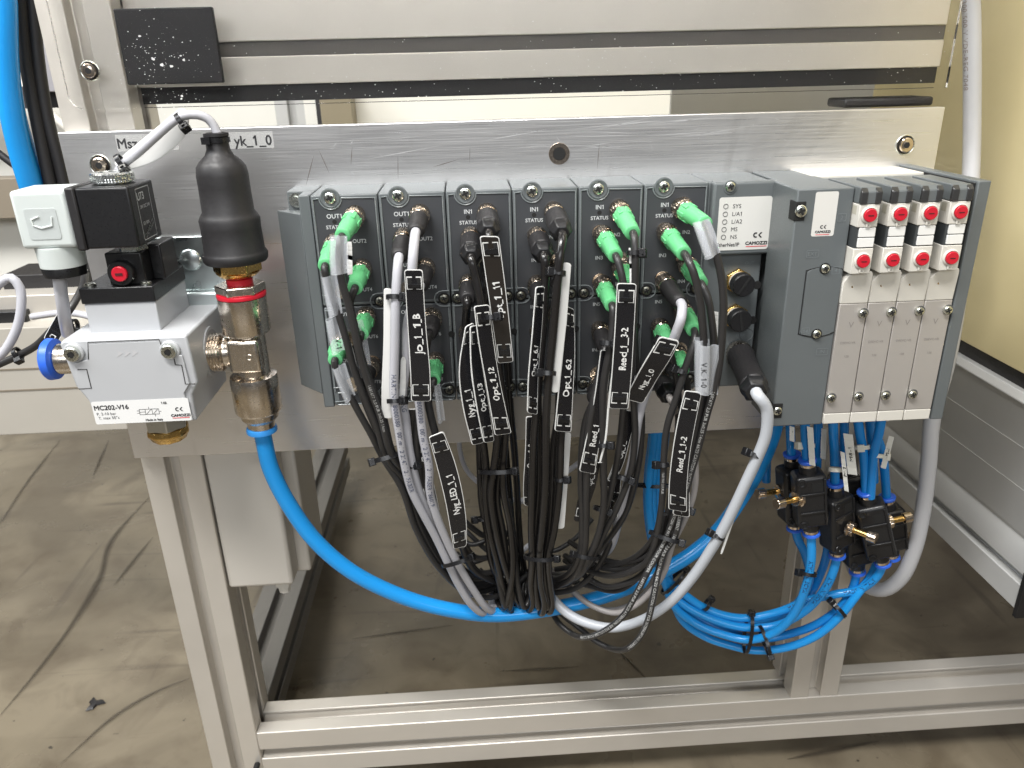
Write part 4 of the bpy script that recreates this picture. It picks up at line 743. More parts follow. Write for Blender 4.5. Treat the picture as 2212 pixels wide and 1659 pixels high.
ex = [('thin black cable sweeping from the LED marker to the middle bundle', [(985, 1130, -70), (1006, 1180, -62), (1030, 1205, -54), (1064, 1200, -44), (1104, 1165, -26)]),
 ('thin black cable below the first, left of the middle bundle', [(992, 1150, -66), (1014, 1212, -60), (1042, 1238, -50), (1080, 1226, -38), (1120, 1180, -18)]),
 ('black cable sagging lowest behind the two grey cable ends', [(960, 1190, -52), (1000, 1262, -48), (1040, 1290, -40), (1090, 1282, -30), (1140, 1240, -12)]),
 ('thin black cable ending under the left tie', [(996, 1120, -58), (1020, 1140, -50), (1050, 1158, -42), (1100, 1150, -26)]),
 ('black cable bottom loop between the third and fourth bundles', [(1098, 1080, -60), (1110, 1180, -58), (1120, 1270, -52), (1134, 1312, -46), (1148, 1280, -38), (1146, 1200, -24)]),
 ('black cable bottom loop at the left of the third bundle', [(1044, 1090, -64), (1066, 1180, -62), (1080, 1270, -54), (1094, 1310, -48), (1110, 1270, -40), (1112, 1180, -24)]),
 ('black cable sweeping right from the fourth bundle, upper', [(1190, 1270, -30), (1232, 1258, -38), (1268, 1226, -46), (1296, 1180, -54), (1312, 1120, -60), (1322, 1060, -64)]),
 ('black cable sweeping right from the fourth bundle, lower', [(1190, 1282, -34), (1240, 1272, -42), (1280, 1240, -48), (1310, 1192, -54), (1332, 1130, -60), (1350, 1060, -64)]),
 ('thin black cable passing from the fifth bundle towards the sixth tie', [(1200, 1230, -20), (1260, 1222, -34), (1320, 1222, -50), (1376, 1200, -64), (1416, 1152, -76), (1430, 1090, -82)]),
 ('thin black cable passing lowest from the fifth bundle towards the sixth tie', [(1200, 1250, -16), (1262, 1262, -34), (1330, 1276, -52), (1386, 1240, -66), (1420, 1180, -78), (1436, 1110, -84)]),
 ('grey brown cable sagging between fifth and sixth bundles', [(1190, 1230, 0), (1250, 1290, -20), (1310, 1318, -36), (1376, 1300, -52), (1424, 1230, -66), (1456, 1150, -74)])]
for k, (lb, pts) in enumerate(ex): cable(lb, None, 0, 0, 0, pts, r=2.7 if k < 10 else 2.9, m=PUR if k < 10 else mat('warm_grey_jacket', (.30, .28, .27), .4))
# ------------------------------------------------------------------ cable ties
def tie(label, px, py, Y, R, dpx=(0, 1), head=(1, 0), m=TIE, tilt=0, squash=None):
    P = at(px, py, Y); d = (CR*dpx[0]-CU*dpx[1]).normalized(); h = (CR*head[0]-CU*head[1]-CF*.35); h = (h-d*h.dot(d)).normalized()
    R *= 1.18; squash = squash*1.2 if squash else None
    e = empty('cable_tie', P, label, 'cable tie')
    mb = M()
    if squash:                                   # wide loop round a flat bundle
        a = h; b = d.cross(h); n = 32; vs = []; fs = []
        for k in range(n):
            A = 2*pi*k/n; q = a*cos(A)*R+b*sin(A)*squash; nn = (a*cos(A)/R+b*sin(A)/squash).normalized()
            for rr, hh in ((0, -1.7), (1.2, -1.7), (1.2, 1.7), (0, 1.7)): vs.append(P+q+nn*rr+d*hh)
        for k in range(n):
            for j in range(4): fs.append((k*4+j, ((k+1) % n)*4+j, ((k+1) % n)*4+(j+1) % 4, k*4+(j+1) % 4))
        mb.add(vs, fs)
    else: mb.band(P, d, R, 3.4, 1.2)
    mb.build('strap', m, e)
    t = d.cross(h); c = P+h*(R+2.2)
    M().obox(c, h*2.7, t*3.0, d*3.2).build('head', m, e, bev=.6); M().obox(c+h*.4+t*3.0, h*.6, t*1.2, d*1.2).build('tail_stub', m, e)
    return e
tie('black tie holding the black cables of the leftmost module together', 838, 987, -90, 9.5, (.3, 1), (-1, .1), squash=6)
tie('black tie round grey and black cables above the left bottom loop', 985, 1212, -72, 11.5, (.35, 1), (1, -.25), squash=7)
tie('black tie round the third bundle just below the plate', 1072, 1018, -86, 12, (.05, 1), (1, -.35), squash=7)
tie('black tie round the fourth bundle low down', 1166, 1204, -76, 11.5, (0, 1), (1, -.3), squash=8)
tie('black tie round the fifth bundle low down', 1268, 1200, -78, 10, (-.2, 1), (-.6, -.6), squash=7)
tie('black tie round the sixth bundle beside the blue hoses', 1436, 1160, -90, 11, (-.3, 1), (1, .15), squash=6)
tie('black tie on the two cables behind the white backed strip of the fourth module', 1206, 590, -114, 3.6, (-.1, 1), (-1, 0))
tie('black tie at the lower end of the white backed strip', 1184, 806, -111, 4.2, (-.05, 1), (-1, 0), squash=3.2)
tie('black tie on the fifth module cable beside the thin white strip', 1369, 548, -113, 3.4, (0, 1), (1, 0))
tie('black tie on the left grey cable at the top of its white strip', 852, 642, -108, 4.1, (0, 1), (1, -.2))
tie('black tie on the left grey cable at the foot of its white strip', 853, 866, -106, 4.2, (.05, 1), (1, 0))
tie('black tie on the third grey cable left of the LED marker', 893, 1006, -88, 4, (.2, 1), (.2, -.4))
tie('black tie on the black cable above the Reed_1_1-2 marker', 1470, 803, -111, 3.4, (-.4, 1), (-1, -.1))
tie('black tie left of the Reed_1_1-2 marker beside the blue hoses', 1432, 1004, -102, 3.4, (0, 1), (-1, -.1))
tie('black tie across the cable at the top of the diagonal marker', 1436, 744, -112, 3.4, (-.6, 1), (-1, 0))
tie('black tie on the white cable above the middle of its tag', 1629, 983, -122, 4.6, (-.4, 1), (-1, -.15))
tie('black tie on the white cable near the lower end of its tag', 1549, 1158, -106, 4.6, (-.5, 1), (-1, -.3))
tie('black tie crossing the fifth bundle at the Reed_1_3-2 marker', 1310, 742, -112, 3.6, (-.1, 1), (1, 0))
tie('black tie with pale end between the Reed_1_3-2 and diagonal markers', 1372, 816, -104, 3.2, (0, 1), (1, .2))
tie('black tie below the Reed_1_3-2 marker on the long cable', 1303, 962, -102, 3.4, (0, 1), (1, 0))
tie('black tie right of the lower fifth bundle', 1345, 1032, -90, 5, (-.35, 1), (1, 0))
tie('black tie head standing out left of the third bundle', 1044, 1120, -60, 5, (.1, 1), (-1, 0))
tie('black tie low on the cable of the Opt_1_6.2 marker', 1210, 1036, -92, 3.4, (0, 1), (1, 0))
tie('black tie head right of the fifth bundle, furthest down', 1298, 1100, -80, 5, (-.3, 1), (1, .1))
tie('black tie behind the lower end of the Reed_1_1-2 marker', 1474, 1098, -88, 5, (-.3, 1), (1, 0))
tie('black tie joining the Opt_1_12 and Opt_1_11 markers', 1060, 686, -116, 3.2, (.1, 1), (1, 0))
# ------------------------------------------------------------------ marker strips
def strip(label, rows, txt=None, tpos=.5, tsize=7, name='cable_marker', face=None, slots=(.1, .9), wmargin=.55, back=True, txtm=None, turn=0, edge=None):
    # rows: (xl, yl, xr, yr, Y) from top to bottom
    A = catmull([at(a, b, Y+turn) for a, b, c, d, Y in rows], 3); B = catmull([at(c, d, Y-turn) for a, b, c, d, Y in rows], 3)
    n = 24; rs_ = lambda P: [P[min(len(P)-1, int(round(k*(len(P)-1)/n)))] for k in range(n+1)]
    A, B = rs_(A), rs_(B); Lc = sum(((A[k]+B[k])/2-(A[k+1]+B[k+1])/2).length for k in range(n)); W = sum((A[k]-B[k]).length for k in range(n+1))/(n+1)
    e = empty(name, (A[n]+B[n])/2, label, 'cable marker', 'black cable marker strips' if face is None else None)
    def f(u, v, h=0):                            # u across 0..1, v down 0..1
        v_ = min(max(v, 0), 1)*n; k = min(n-1, int(v_)); t = v_-k; a = A[k].lerp(A[k+1], t); b = B[k].lerp(B[k+1], t)
        T = ((A[k+1]+B[k+1])-(A[k]+B[k])).normalized(); X = (b-a).normalized(); Nn = X.cross(T).normalized()
        if Nn.dot(CAM0-a) < 0: Nn = -Nn
        return a.lerp(b, u)+Nn*h
    def slab(u0, u1, v0, v1, h0, h1, rc, nm, m):
        rcv = rc/Lc; rcu = rc/W; vs = sorted(set([v0, v1]+[v0+rcv*q for q in (.15, .4, .7, 1)]+[v1-rcv*q for q in (.15, .4, .7, 1)]+[v0+(v1-v0)*k/22 for k in range(1, 22)])); mb = M(); pts = []
        for v in vs:
            dd = min(v-v0, v1-v)/rcv if rcv else 1; ins = rcu*(1-math.sqrt(max(0, 1-(1-min(1, dd))**2))) if rc else 0
            pts += [f(u0+ins, v, h0), f(u1-ins, v, h0), f(u1-ins, v, h1), f(u0+ins, v, h1)]
        fs = [(4*i+j, 4*i+(j+1) % 4, 4*i+4+(j+1) % 4, 4*i+4+j) for i in range(len(vs)-1) for j in range(4)]+[(0, 1, 2, 3), tuple(range(len(pts)-4, len(pts)))]
        mb.add(pts, fs).build(nm, m, e, ang=50)
    mu, mv = wmargin/W, wmargin/Lc
    slab(0, 1, 0, 1, -.9, 0, 2.2, 'backing', MARKW if back else MARKB)
    slab(mu, 1-mu, mv, 1-mv, -.02, .22, 1.9, 'face', face or MARKB)
    if txt:
        fn = lambda x, y, q=0: f(.5-(-y)/W*1 if False else .5+(-y)/W, tpos-x/Lc, .3+q)
        text(txt, fn, tsize*.82, txtm or MARKW, e, bold=.022)
    for sv_ in slots or ():
        mb = M(); mh = M(); hl = 4.2/Lc
        for cu in (.24, .76):
            mh.add([f(cu-.11, sv_-hl, .27), f(cu+.11, sv_-hl, .27), f(cu+.11, sv_+hl, .27), f(cu-.11, sv_+hl, .27)], [(0, 1, 2, 3)])
            t = .045; tv = .6/Lc
            for a, b, c, d in ((cu-.11-t, cu+.11+t, sv_-hl-tv, sv_-hl), (cu-.11-t, cu+.11+t, sv_+hl, sv_+hl+tv), (cu-.11-t if cu < .5 else cu+.11, cu-.11 if cu < .5 else cu+.11+t, sv_-hl, sv_+hl)):
                mb.add([f(a, c, .29), f(b, c, .29), f(b, d, .29), f(a, d, .29)], [(0, 1, 2, 3)])
        mh.build('slot_holes', HOLE, e, smooth=False); mb.build('slot_edges', MARKW, e, smooth=False)
        v0, v1 = sv_-.2*hl*2.0+.3*hl, sv_+.3*hl+.3*hl
        slab(.16, .84, v0, v1, .25, 1.5, 0, 'tie_strap', TIE)
    return e
strip('black marker reading Jo_1_1_B on the second module', [(873, 583, 913, 583, -124), (880, 700, 920, 700, -122), (886, 800, 929, 800, -120), (888, 867, 931, 867, -118)], 'Jo_1_1_B', .47, 9.3)
strip('glossy black marker reading Opt_1_11 on the third module, reflecting brown', [(1036, 510, 1078, 511, -113), (1052, 620, 1092, 620, -111), (1068, 730, 1104, 728, -108), (1075, 785, 1109, 782, -106)], 'Opt_1_11', .50, 8.6, face=mat('marker_brown_black', (.02, .017, .015), .16, 0, .05, 300))  # brown reflection is put into the face colour
strip('black marker reading Opt_1_12, front one of the curved markers on the third module', [(1024, 662, 1057, 658, -119), (1034, 740, 1066, 735, -118), (1050, 830, 1080, 822, -116), (1062, 900, 1095, 893, -114), (1069, 941, 1105, 936, -112)], 'Opt_1_12', .58, 8.4, turn=-2)
strip('black marker reading Opt_1_13, squeezed between two others', [(1016, 705, 1038, 702, -113), (1018, 790, 1042, 786, -113), (1030, 880, 1056, 874, -111), (1046, 957, 1068, 953, -108)], 'Opt_1_13', .60, 7.2, turn=-3)
strip('black marker reading Nyg_1_1, leftmost of the curved markers on the third module', [(1006, 706, 1024, 697, -111), (992, 800, 1017, 792, -112), (1000, 880, 1030, 874, -111), (1020, 962, 1046, 956, -107)], 'Nyg_1_1', .64, 8, turn=-2)
strip('narrow black marker reading Opt_1_6.1 at the left of the fourth module', [(1158, 620, 1177, 618, -110), (1150, 720, 1170, 720, -110), (1142, 810, 1163, 810, -109), (1139, 892, 1161, 896, -108)], 'Opt_1_6.1', .56, 7, turn=-2)
strip('white backed strip tied along the upper cable of the fourth module', [(1217, 567, 1234, 569, -112), (1206, 700, 1223, 702, -111), (1192, 848, 1206, 848, -109)], None, face=MARKW, slots=None)
strip('black marker reading Opt_1_6.2 right of the white strip on the fourth module', [(1224, 661, 1240, 668, -102), (1216, 760, 1242, 762, -105), (1206, 850, 1238, 850, -107), (1198, 931, 1234, 934, -107)], 'Opt_1_6.2', .55, 8.2, turn=-2)
strip('black marker reading Reed_1_3-2 in the middle of the fifth module', [(1333, 612, 1375, 613, -121), (1328, 710, 1370, 712, -120), (1321, 810, 1364, 812, -118), (1315, 882, 1357, 884, -116)], 'Reed_1_3-2', .5, 8.8)
strip('black marker lying diagonally on the sixth module and reading _1_0', [(1426, 727, 1469, 737, -121), (1400, 770, 1446, 779, -118), (1379, 806, 1423, 814, -114), (1350, 862, 1388, 872, -107)], 'Nyg_1_0', .62, 7.2, slots=(.12,))
strip('black marker reading Reed_1_1-2 on the sixth bundle below the modules', [(1480, 844, 1516, 848, -118), (1466, 900, 1504, 906, -117), (1452, 980, 1490, 985, -114), (1445, 1050, 1484, 1056, -110), (1444, 1100, 1484, 1107, -107)], 'Reed_1_1-2', .5, 8.6)
strip('second marker hidden behind Reed_1_1-2, its white corner showing', [(1478, 960, 1496, 965, -105), (1466, 1050, 1490, 1054, -103), (1452, 1112, 1490, 1118, -100)], None, slots=None)
strip('curved black marker reading Nyg_LED_1_1 below the second module', [(926, 945, 958, 932, -110), (944, 1010, 982, 995, -106), (961, 1080, 1000, 1068, -102), (972, 1140, 1008, 1132, -98), (980, 1186, 1008, 1180, -95)], 'Nyg_LED_1_1', .52, 8.6)
strip('black marker half hidden between the grey cables, reading A_B', [(879, 884, 905, 884, -94), (890, 960, 914, 960, -90), (910, 1040, 936, 1040, -85), (926, 1105, 950, 1105, -80)], 'A_B', .42, 8.6, slots=(.93,))
strip('black marker reading Opt_1_8 behind the fourth bundle', [(1136, 900, 1160, 900, -92), (1134, 980, 1158, 980, -88), (1130, 1050, 1152, 1050, -84), (1131, 1090, 1146, 1096, -80)], 'Opt_1_8', .42, 7.6, slots=(.94,))
strip('black marker with letters Re at the left of the fifth bundle', [(1298, 756, 1322, 758, -108), (1284, 860, 1310, 862, -106), (1266, 950, 1296, 952, -104), (1251, 1018, 1285, 1024, -101)], 'Reed_1_', .66, 8, slots=(.88,), turn=-1)
strip('black marker reading Opt_1 at the right of the fifth bundle, white edged', [(1344, 884, 1378, 890, -94), (1336, 940, 1362, 946, -92), (1326, 1000, 1346, 1004, -90), (1306, 1050, 1322, 1054, -88)], 'Opt_1_', .5, 7, slots=(.86,), turn=-1)
strip('black marker whose corner sticks out right of the fifth bundle under Reed_1_3-2', [(1378, 858, 1394, 866, -84), (1372, 900, 1386, 908, -82), (1358, 940, 1370, 950, -80)], None, slots=(.25,))
strip('lowest black marker at the left of the fifth bundle, letters Opt showing', [(1268, 990, 1298, 994, -92), (1258, 1050, 1286, 1052, -88), (1246, 1090, 1272, 1094, -85), (1239, 1125, 1262, 1129, -83)], 'Opt_1_', .3, 7.4, slots=(.86,), back=False)
strip('small black marker end low at the right of the fifth bundle', [(1322, 1030, 1342, 1034, -80), (1320, 1080, 1338, 1082, -77), (1312, 1114, 1334, 1118, -75)], None, slots=(.5,))
strip('thin white edge of a marker seen edge on along the fifth bundle', [(1330, 742, 1334, 742, -112), (1314, 860, 1318, 860, -109), (1306, 950, 1310, 950, -106), (1294, 1000, 1298, 1000, -103)], None, face=MARKW, slots=None)
strip('thin white strip beside the IN1 cable of the fifth module', [(1358, 535, 1363, 536, -114), (1360, 580, 1365, 580, -114), (1360, 614, 1365, 614, -114)], None, face=MARKW, slots=None)
strip('white marker strip left of the left grey cable of the second module', [(829, 623, 846, 624, -106), (828, 740, 848, 740, -105), (824, 850, 846, 850, -103), (825, 902, 846, 905, -101)], None, face=MARKW, slots=None)
strip('narrow white strip between the two left grey cables', [(866, 770, 877, 772, -104), (864, 840, 876, 842, -102), (862, 880, 872, 880, -100)], None, face=MARKW, slots=None)
strip('white strip behind the fourth bundle, lower end showing', [(1212, 935, 1234, 935, -88), (1206, 1020, 1228, 1020, -84), (1204, 1143, 1219, 1141, -80)], None, face=MARKW, slots=None)
strip('white tag seen edge on along the thick white cable', [(1647, 962, 1652, 958, -124), (1618, 1040, 1623, 1042, -119), (1586, 1110, 1590, 1114, -113), (1556, 1196, 1560, 1198, -108)], None, face=MARKW, slots=None)
strip('small white edge of a marker behind the clear sleeves of the sixth module', [(1538, 672, 1552, 674, -92), (1538, 730, 1550, 730, -92)], None, face=MARKW, slots=None)
# ------------------------------------------------------------------ clear sleeves
def sleeve(label, rows, writing=None):
    A = [at(a, b, Y) for a, b, c, d, Y in rows]; B = [at(c, d, Y) for a, b, c, d, Y in rows]
    A = catmull(A, 6); B = catmull(B, 6); n = min(len(A), len(B)); e = empty('clear_sleeve', (A[-1]+B[-1])/2, label, 'cable sleeve')
    W = (A[0]-B[0]).length
    # open profile: tunnel for the cable plus flat pocket for the card
    prof = [(0, .8), (.12, 2.4), (.3, 3.2), (.48, 2.4), (.58, .6), (.62, -.4), (.8, -1.6), (1, -.4), (1, .8), (.8, -.5), (.66, .8), (.54, 2.0), (.46, 3.6), (.3, 4.4), (.08, 3.5), (-.05, .8), (0, -2.6), (.25, -4), (.5, -2.8), (.46, -2.0), (.25, -3.1), (.05, -2.0)]
    vs = []; m_ = len(prof)
    for k in range(n):
        a, b = A[k], B[k]; T = (A[min(k+1, n-1)]-A[max(0, k-1)]).normalized(); X = (b-a); Nn = X.normalized().cross(T)
        if Nn.dot(CAM0-a) < 0: Nn = -Nn
        vs += [a+X*u+Nn*h for u, h in prof]
    fs = [(k*m_+j, k*m_+(j+1) % m_, (k+1)*m_+(j+1) % m_, (k+1)*m_+j) for k in range(n-1) for j in range(m_)]+[tuple(range(m_)), tuple(range((n-1)*m_, n*m_))]
    M().add(vs, fs).build('sleeve_wall', CLEAR, e, ang=60)
    if writing:
        mid = [(A[k]*.35+B[k]*.65) for k in range(n)]
        tube_text(writing, mid, 30, 4, 5.5, DARK, e, rev=False, name='handwriting')
    return e
sleeve('clear sleeve on the OUT1 cable of the leftmost module, topmost of the sleeves', [(714, 510, 750, 510, -114), (713, 560, 752, 560, -114), (716, 592, 757, 590, -114)])
e = strip('white card inside the topmost clear sleeve of the leftmost module', [(749, 522, 760, 522, -112), (749, 560, 761, 562, -112), (750, 594, 762, 592, -112)], None, face=MARKW, slots=None)
sleeve('clear sleeve second from top at the left of the leftmost module', [(695, 598, 728, 592, -108), (704, 650, 736, 645, -108), (712, 685, 740, 676, -108)])
sleeve('clear sleeve third from top at the left of the leftmost module, with handwriting', [(704, 692, 732, 684, -108), (711, 730, 738, 722, -107), (718, 765, 745, 755, -106)], 'V-1')
sleeve('wide clear sleeve right of the crossing cables over the OUT6 plug', [(760, 692, 784, 692, -98), (770, 740, 795, 740, -97), (776, 792, 802, 788, -96)])
e = strip('white card with handwritten mark behind the left black cables', [(744, 742, 758, 740, -99), (752, 770, 766, 768, -98), (758, 796, 772, 794, -97)], 'L-1', .6, 6, face=mat('card', (.62, .62, .6), .5), slots=None, txtm=DARK)
sleeve('clear sleeve lowest at the left of the leftmost module', [(719, 797, 746, 784, -103), (732, 835, 758, 822, -102), (746, 868, 768, 852, -100)])
sleeve('clear sleeve below the green plug of the second module beside OUT8', [(936, 830, 951, 830, -100), (941, 870, 957, 868, -99), (946, 910, 962, 908, -97)])
sleeve('clear sleeve on the uppermost cable of the sixth module', [(1497, 482, 1532, 472, -124), (1510, 520, 1546, 508, -126), (1524, 560, 1556, 545, -127)])
sleeve('upper of two clear sleeves over the cables beside the power plug, with handwriting', [(1501, 733, 1532, 733, -118), (1501, 790, 1532, 790, -116), (1502, 848, 1530, 848, -114)], 'V.K. 1-0')
sleeve('right of two clear sleeves over the cables beside the power plug', [(1512, 744, 1552, 746, -122), (1510, 800, 1552, 802, -120), (1508, 848, 1550, 852, -118)])
# ================================================================== BLUE HOSES
def hose(label, way, r=4.1, m=BLUE, prn=None, group='blue pneumatic hoses under the valves'):
    path = catmull([at(*q) for q in way], 4); o = empty('air_hose', path[-1], label, 'hose', group)
    M().tube(path, r, 16).build('hose_wall', m, o, ang=60)
    if prn: tube_text(prn[0], path, r, prn[1], prn[2], NB, o, rev=prn[3], repeat=3, gap=16)
    return path
hose('thick bright blue hose sagging from the tee fitting under all cables to the right', [(565, 925, -53), (571, 955, -53), (584, 1010, -53), (621, 1085, -52), (683, 1170, -51), (763, 1237, -50), (870, 1289, -48), (966, 1316, -46), (1066, 1328, -42), (1165, 1319, -38), (1284, 1294, -32), (1363, 1266, -26), (1442, 1228, -20), (1502, 1190, -14), (1554, 1142, -8), (1608, 1066, -2), (1641, 1010, 0), (1666, 950, 0), (1680, 900, 0), (1690, 850, 2)], r=7.1, group=None)
MI = 'MADE IN ITALY'
hL = lambda dx, dy, Y: [(1412+dx, 880, Y+20), (1406+dx, 950, Y+20), (1398+dx, 1020, Y+18), (1396+dx, 1090, Y+16), (1404+dx, 1160, Y+12), (1424+dx*.6, 1225+dy*.3, Y+8)]
hose('blue hose ending in the right front flow regulator, uppermost in the bottom loop', hL(6, 0, -8)+[(1445, 1255, 2), (1476, 1282, -4), (1520, 1312, -10), (1568, 1330, -16), (1616, 1335, -20), (1681, 1322, -26), (1742, 1298, -32), (1802, 1284, -38), (1855, 1274, -44), (1890, 1250, -52), (1904, 1226, -55), (1905, 1206, -56)], prn=(MI, 330, 5.2, False))
hose('blue hose ending in the middle flow regulator, second in the bottom loop', hL(14, 6, -6)+[(1440, 1268, 0), (1480, 1308, -8), (1560, 1345, -20), (1620, 1356, -26), (1681, 1350, -32), (1742, 1317, -40), (1782, 1272, -48), (1802, 1228, -52), (1809, 1196, -53)], prn=(MI, 370, 5.2, False))
hose('blue hose ending in the left front flow regulator, crossing over the loop', hL(22, 12, -2)+[(1450, 1300, -6), (1500, 1345, -14), (1560, 1370, -24), (1620, 1382, -34), (1673, 1366, -44), (1713, 1329, -54), (1738, 1276, -62), (1752, 1212, -66), (1752, 1148, -66)], prn=(MI, 400, 5.2, False))
hose('lowest blue hose of the bottom loop, ending under the lower right regulator', hL(30, 18, 4)+[(1470, 1335, -2), (1520, 1374, -10), (1576, 1394, -18), (1632, 1405, -26), (1701, 1398, -34), (1762, 1374, -40), (1811, 1334, -44), (1850, 1286, -46), (1884, 1240, -42), (1900, 1200, -34)])
hose('blue hose ending in the low black regulator body, inside the loop', hL(2, 10, 6)+[(1452, 1288, 4), (1500, 1330, -4), (1560, 1360, -12), (1640, 1380, -20), (1721, 1365, -28), (1770, 1345, -34), (1816, 1310, -38), (1843, 1268, -38), (1852, 1226, -38)], m=BLUE2)
hose('darker blue hose behind the left regulators', hL(10, 2, 12)+[(1455, 1280, 8), (1540, 1340, 2), (1640, 1350, -6), (1710, 1315, -14), (1748, 1256, -26), (1740, 1200, -34), (1722, 1160, -38), (1717, 1130, -38)], m=BLUE2)
hose('blue hose inside the loop behind the others, going up to the left regulator', hL(18, 0, 14)+[(1470, 1300, 6), (1580, 1350, 0), (1680, 1338, -8), (1744, 1290, -18), (1772, 1240, -26), (1786, 1195, -34), (1790, 1150, -36)], m=BLUE2)
for k, (x0, x1, y1, Y0, Y1) in enumerate(((1660, 1655, 1040, 4, 4), (1706, 1711, 992, -44, -38), (1738, 1744, 1006, -64, -66), (1768, 1764, 1040, -44, -30), (1799, 1804, 1056, -66, -54), (1824, 1822, 1010, -46, -28), (1852, 1871, 1075, -64, -56), (1878, 1888, 1040, -46, -26), (1905, 1880, 1075, -68, -60), (1884, 1916, 1086, -40, -30))):
    lb = ['thin blue hose rising left of the regulators beside the thick hose', 'leftmost short blue hose between valves and regulators', 'short blue hose into the left front regulator', 'short blue hose behind the left front regulator', 'short blue hose into the middle regulator', 'short dark blue hose behind the middle regulator', 'short blue hose into the right regulator, leaning right', 'short dark blue hose behind the right regulator', 'short blue hose crossing to the right regulator from the last valve', 'rearmost short blue hose at the right'][k]
    hose(lb, [(x0, 900, Y0), (x0+(x1-x0)*.3, 940, Y0+(Y1-Y0)*.3), (x0+(x1-x0)*.7, 980, Y0+(Y1-Y0)*.7), (x1, y1, Y1)], r=4.0 if k else 4.2, m=BLUE2 if k in (1, 3, 5, 7, 9) else mat('blue_hose_mid', (.010, .21, .58), .22, 0, .04, 300, .08, .05, sss=.1))
# flow regulators
def regulator(label, tp, bp, Y, yaw, knobdir, knob_z=0, w=13.5, dpt=10, necks=(9, 9), knob=True, top=True, bot=True):
    A_ = at(*tp, Y); B_ = at(*bp, Y); P = (A_+B_)/2; az = (A_-B_).normalized(); H = (A_-B_).length-2*10; e = empty('flow_regulator', P-V((0, 0, H/2)), label, 'flow regulator', 'flow regulators hanging under the valves')
    R = Matrix.Rotation(radians(yaw), 3, 'Z'); ay = R@V((0, 1, 0)); ay = (ay-az*ay.dot(az)).normalized(); ax = ay.cross(az)
    M().obox(P, ax*w, ay*dpt, az*(H/2)).build('regulator_body', BLACK, e, bev=4, seg=4)
    for s in (1, -1):
        for q in (1, -1):
            if q*s < 0: continue
        c = P+ax*(-s*w*.62)*(-1 if s < 0 else 1)-ay*(dpt+.3)+az*(s*(H/2-4.5))
        M().ringp(c, ay, 3.0, .9, 24, 8).build('mounting_eye', BLACK, e); M().lathe(c+ay*.1, -ay, [(0, 2.3), (.2, 2.3)], 18).build('eye_hole', HOLE, e)
    M().obox(P-ay*(dpt+.5)+az*(H*.18), ax*(w*.8), ay*.9, az*1.0).obox(P-ay*(dpt+.5)-az*(H*.18), ax*(w*.8), ay*.9, az*1.0).obox(P-ay*(dpt+.5)+ax*(w*.8), ax*.9, ay*.9, az*(H*.45)).build('body_ribs', BLACK, e, bev=.4)
    M().obox(P-ay*(dpt+.1)+ax*(w*.35)+az*(H*.3), ax*(w*.35), ay*.15, az*(H*.09)).build('rib_recess', HOLE, e)
    for on, s, nk in ((top, 1, necks[0]), (bot, -1, necks[1])):
        if not on: continue
        q = P+az*(s*H/2)
        M().lathe(q-az*s, az*s, [(0, 7.2), (nk-2, 7.2), (nk-1, 6.8)], 32).build('neck', BLACK, e)
        M().lathe(q+az*s*(nk-2), az*s, [(0, 6.6), (2.6, 6.7), (3, 6.0)], 32).build('nickel_ring', NICKEL, e)
        M().lathe(q+az*s*(nk+1), az*s, [(0, 5.4), (.6, 7.6), (2.6, 7.9), (3.4, 7.0), (3.4, 4.3)], 36).build('release_collar', RING, e)
    if knob:
        d = V(knobdir).normalized(); q = P+az*knob_z+d*(w*.8)
        M().lathe(q, d, [(0, 7.6), (1.5, 7.8), (2, 7.2), (2.2, 6), (2.4, 6.3), (6, 6.3), (6.3, 4.4)], 60, fn=lambda A, t, r: r*(1+.03*(1 if int(A/(2*pi)*30+.5) % 2 else -1)) if 2.3 < t < 6.1 else r).build('locking_nut', NICKEL, e)
        M().lathe(q+d*6, d, [(0, 2.9), (15, 2.9)], 20).build('stem', BRASS, e)
        M().lathe(q+d*18, d, [(0, 4.2), (.4, 4.9), (7.4, 4.9), (8, 4.4)], 60, fn=lambda A, t, r: r*(1+.035*(1 if int(A/(2*pi)*30+.5) % 2 else -1)) if .3 < t < 6.7 else r).build('adjusting_knob', NICKEL, e)
    return e
regulator('black flow regulator at the back left, its brass knob pointing left', (1711, 985), (1717, 1137), -38, 10, (-1, -.15, .0), 3)
regulator('black flow regulator at the front left with brass knob pointing left', (1744, 998), (1752, 1148), -66, -6, (-1, -.35, .02), 2)
regulator('black flow regulator in the middle with brass knob pointing forward right', (1804, 1048), (1808, 1196), -54, 22, (.75, -.85, -.02), -3)
regulator('black flow regulator behind the middle one, mostly hidden', (1822, 1005), (1830, 1150), -28, 0, (1, 0, 0), 0, knob=False)
regulator('low black flow regulator between the middle and right ones', (1846, 1100), (1852, 1231), -38, 5, (1, 0, 0), 0, knob=False, top=False)
regulator('black flow regulator at the right with ribbed face and knob to the right', (1871, 1066), (1906, 1213), -56, -14, (1, .1, .12), 4)
regulator('black flow regulator at the far right back, knob below the grey hose', (1916, 1078), (1926, 1200), -30, 0, (1, .1, -.15), -8)
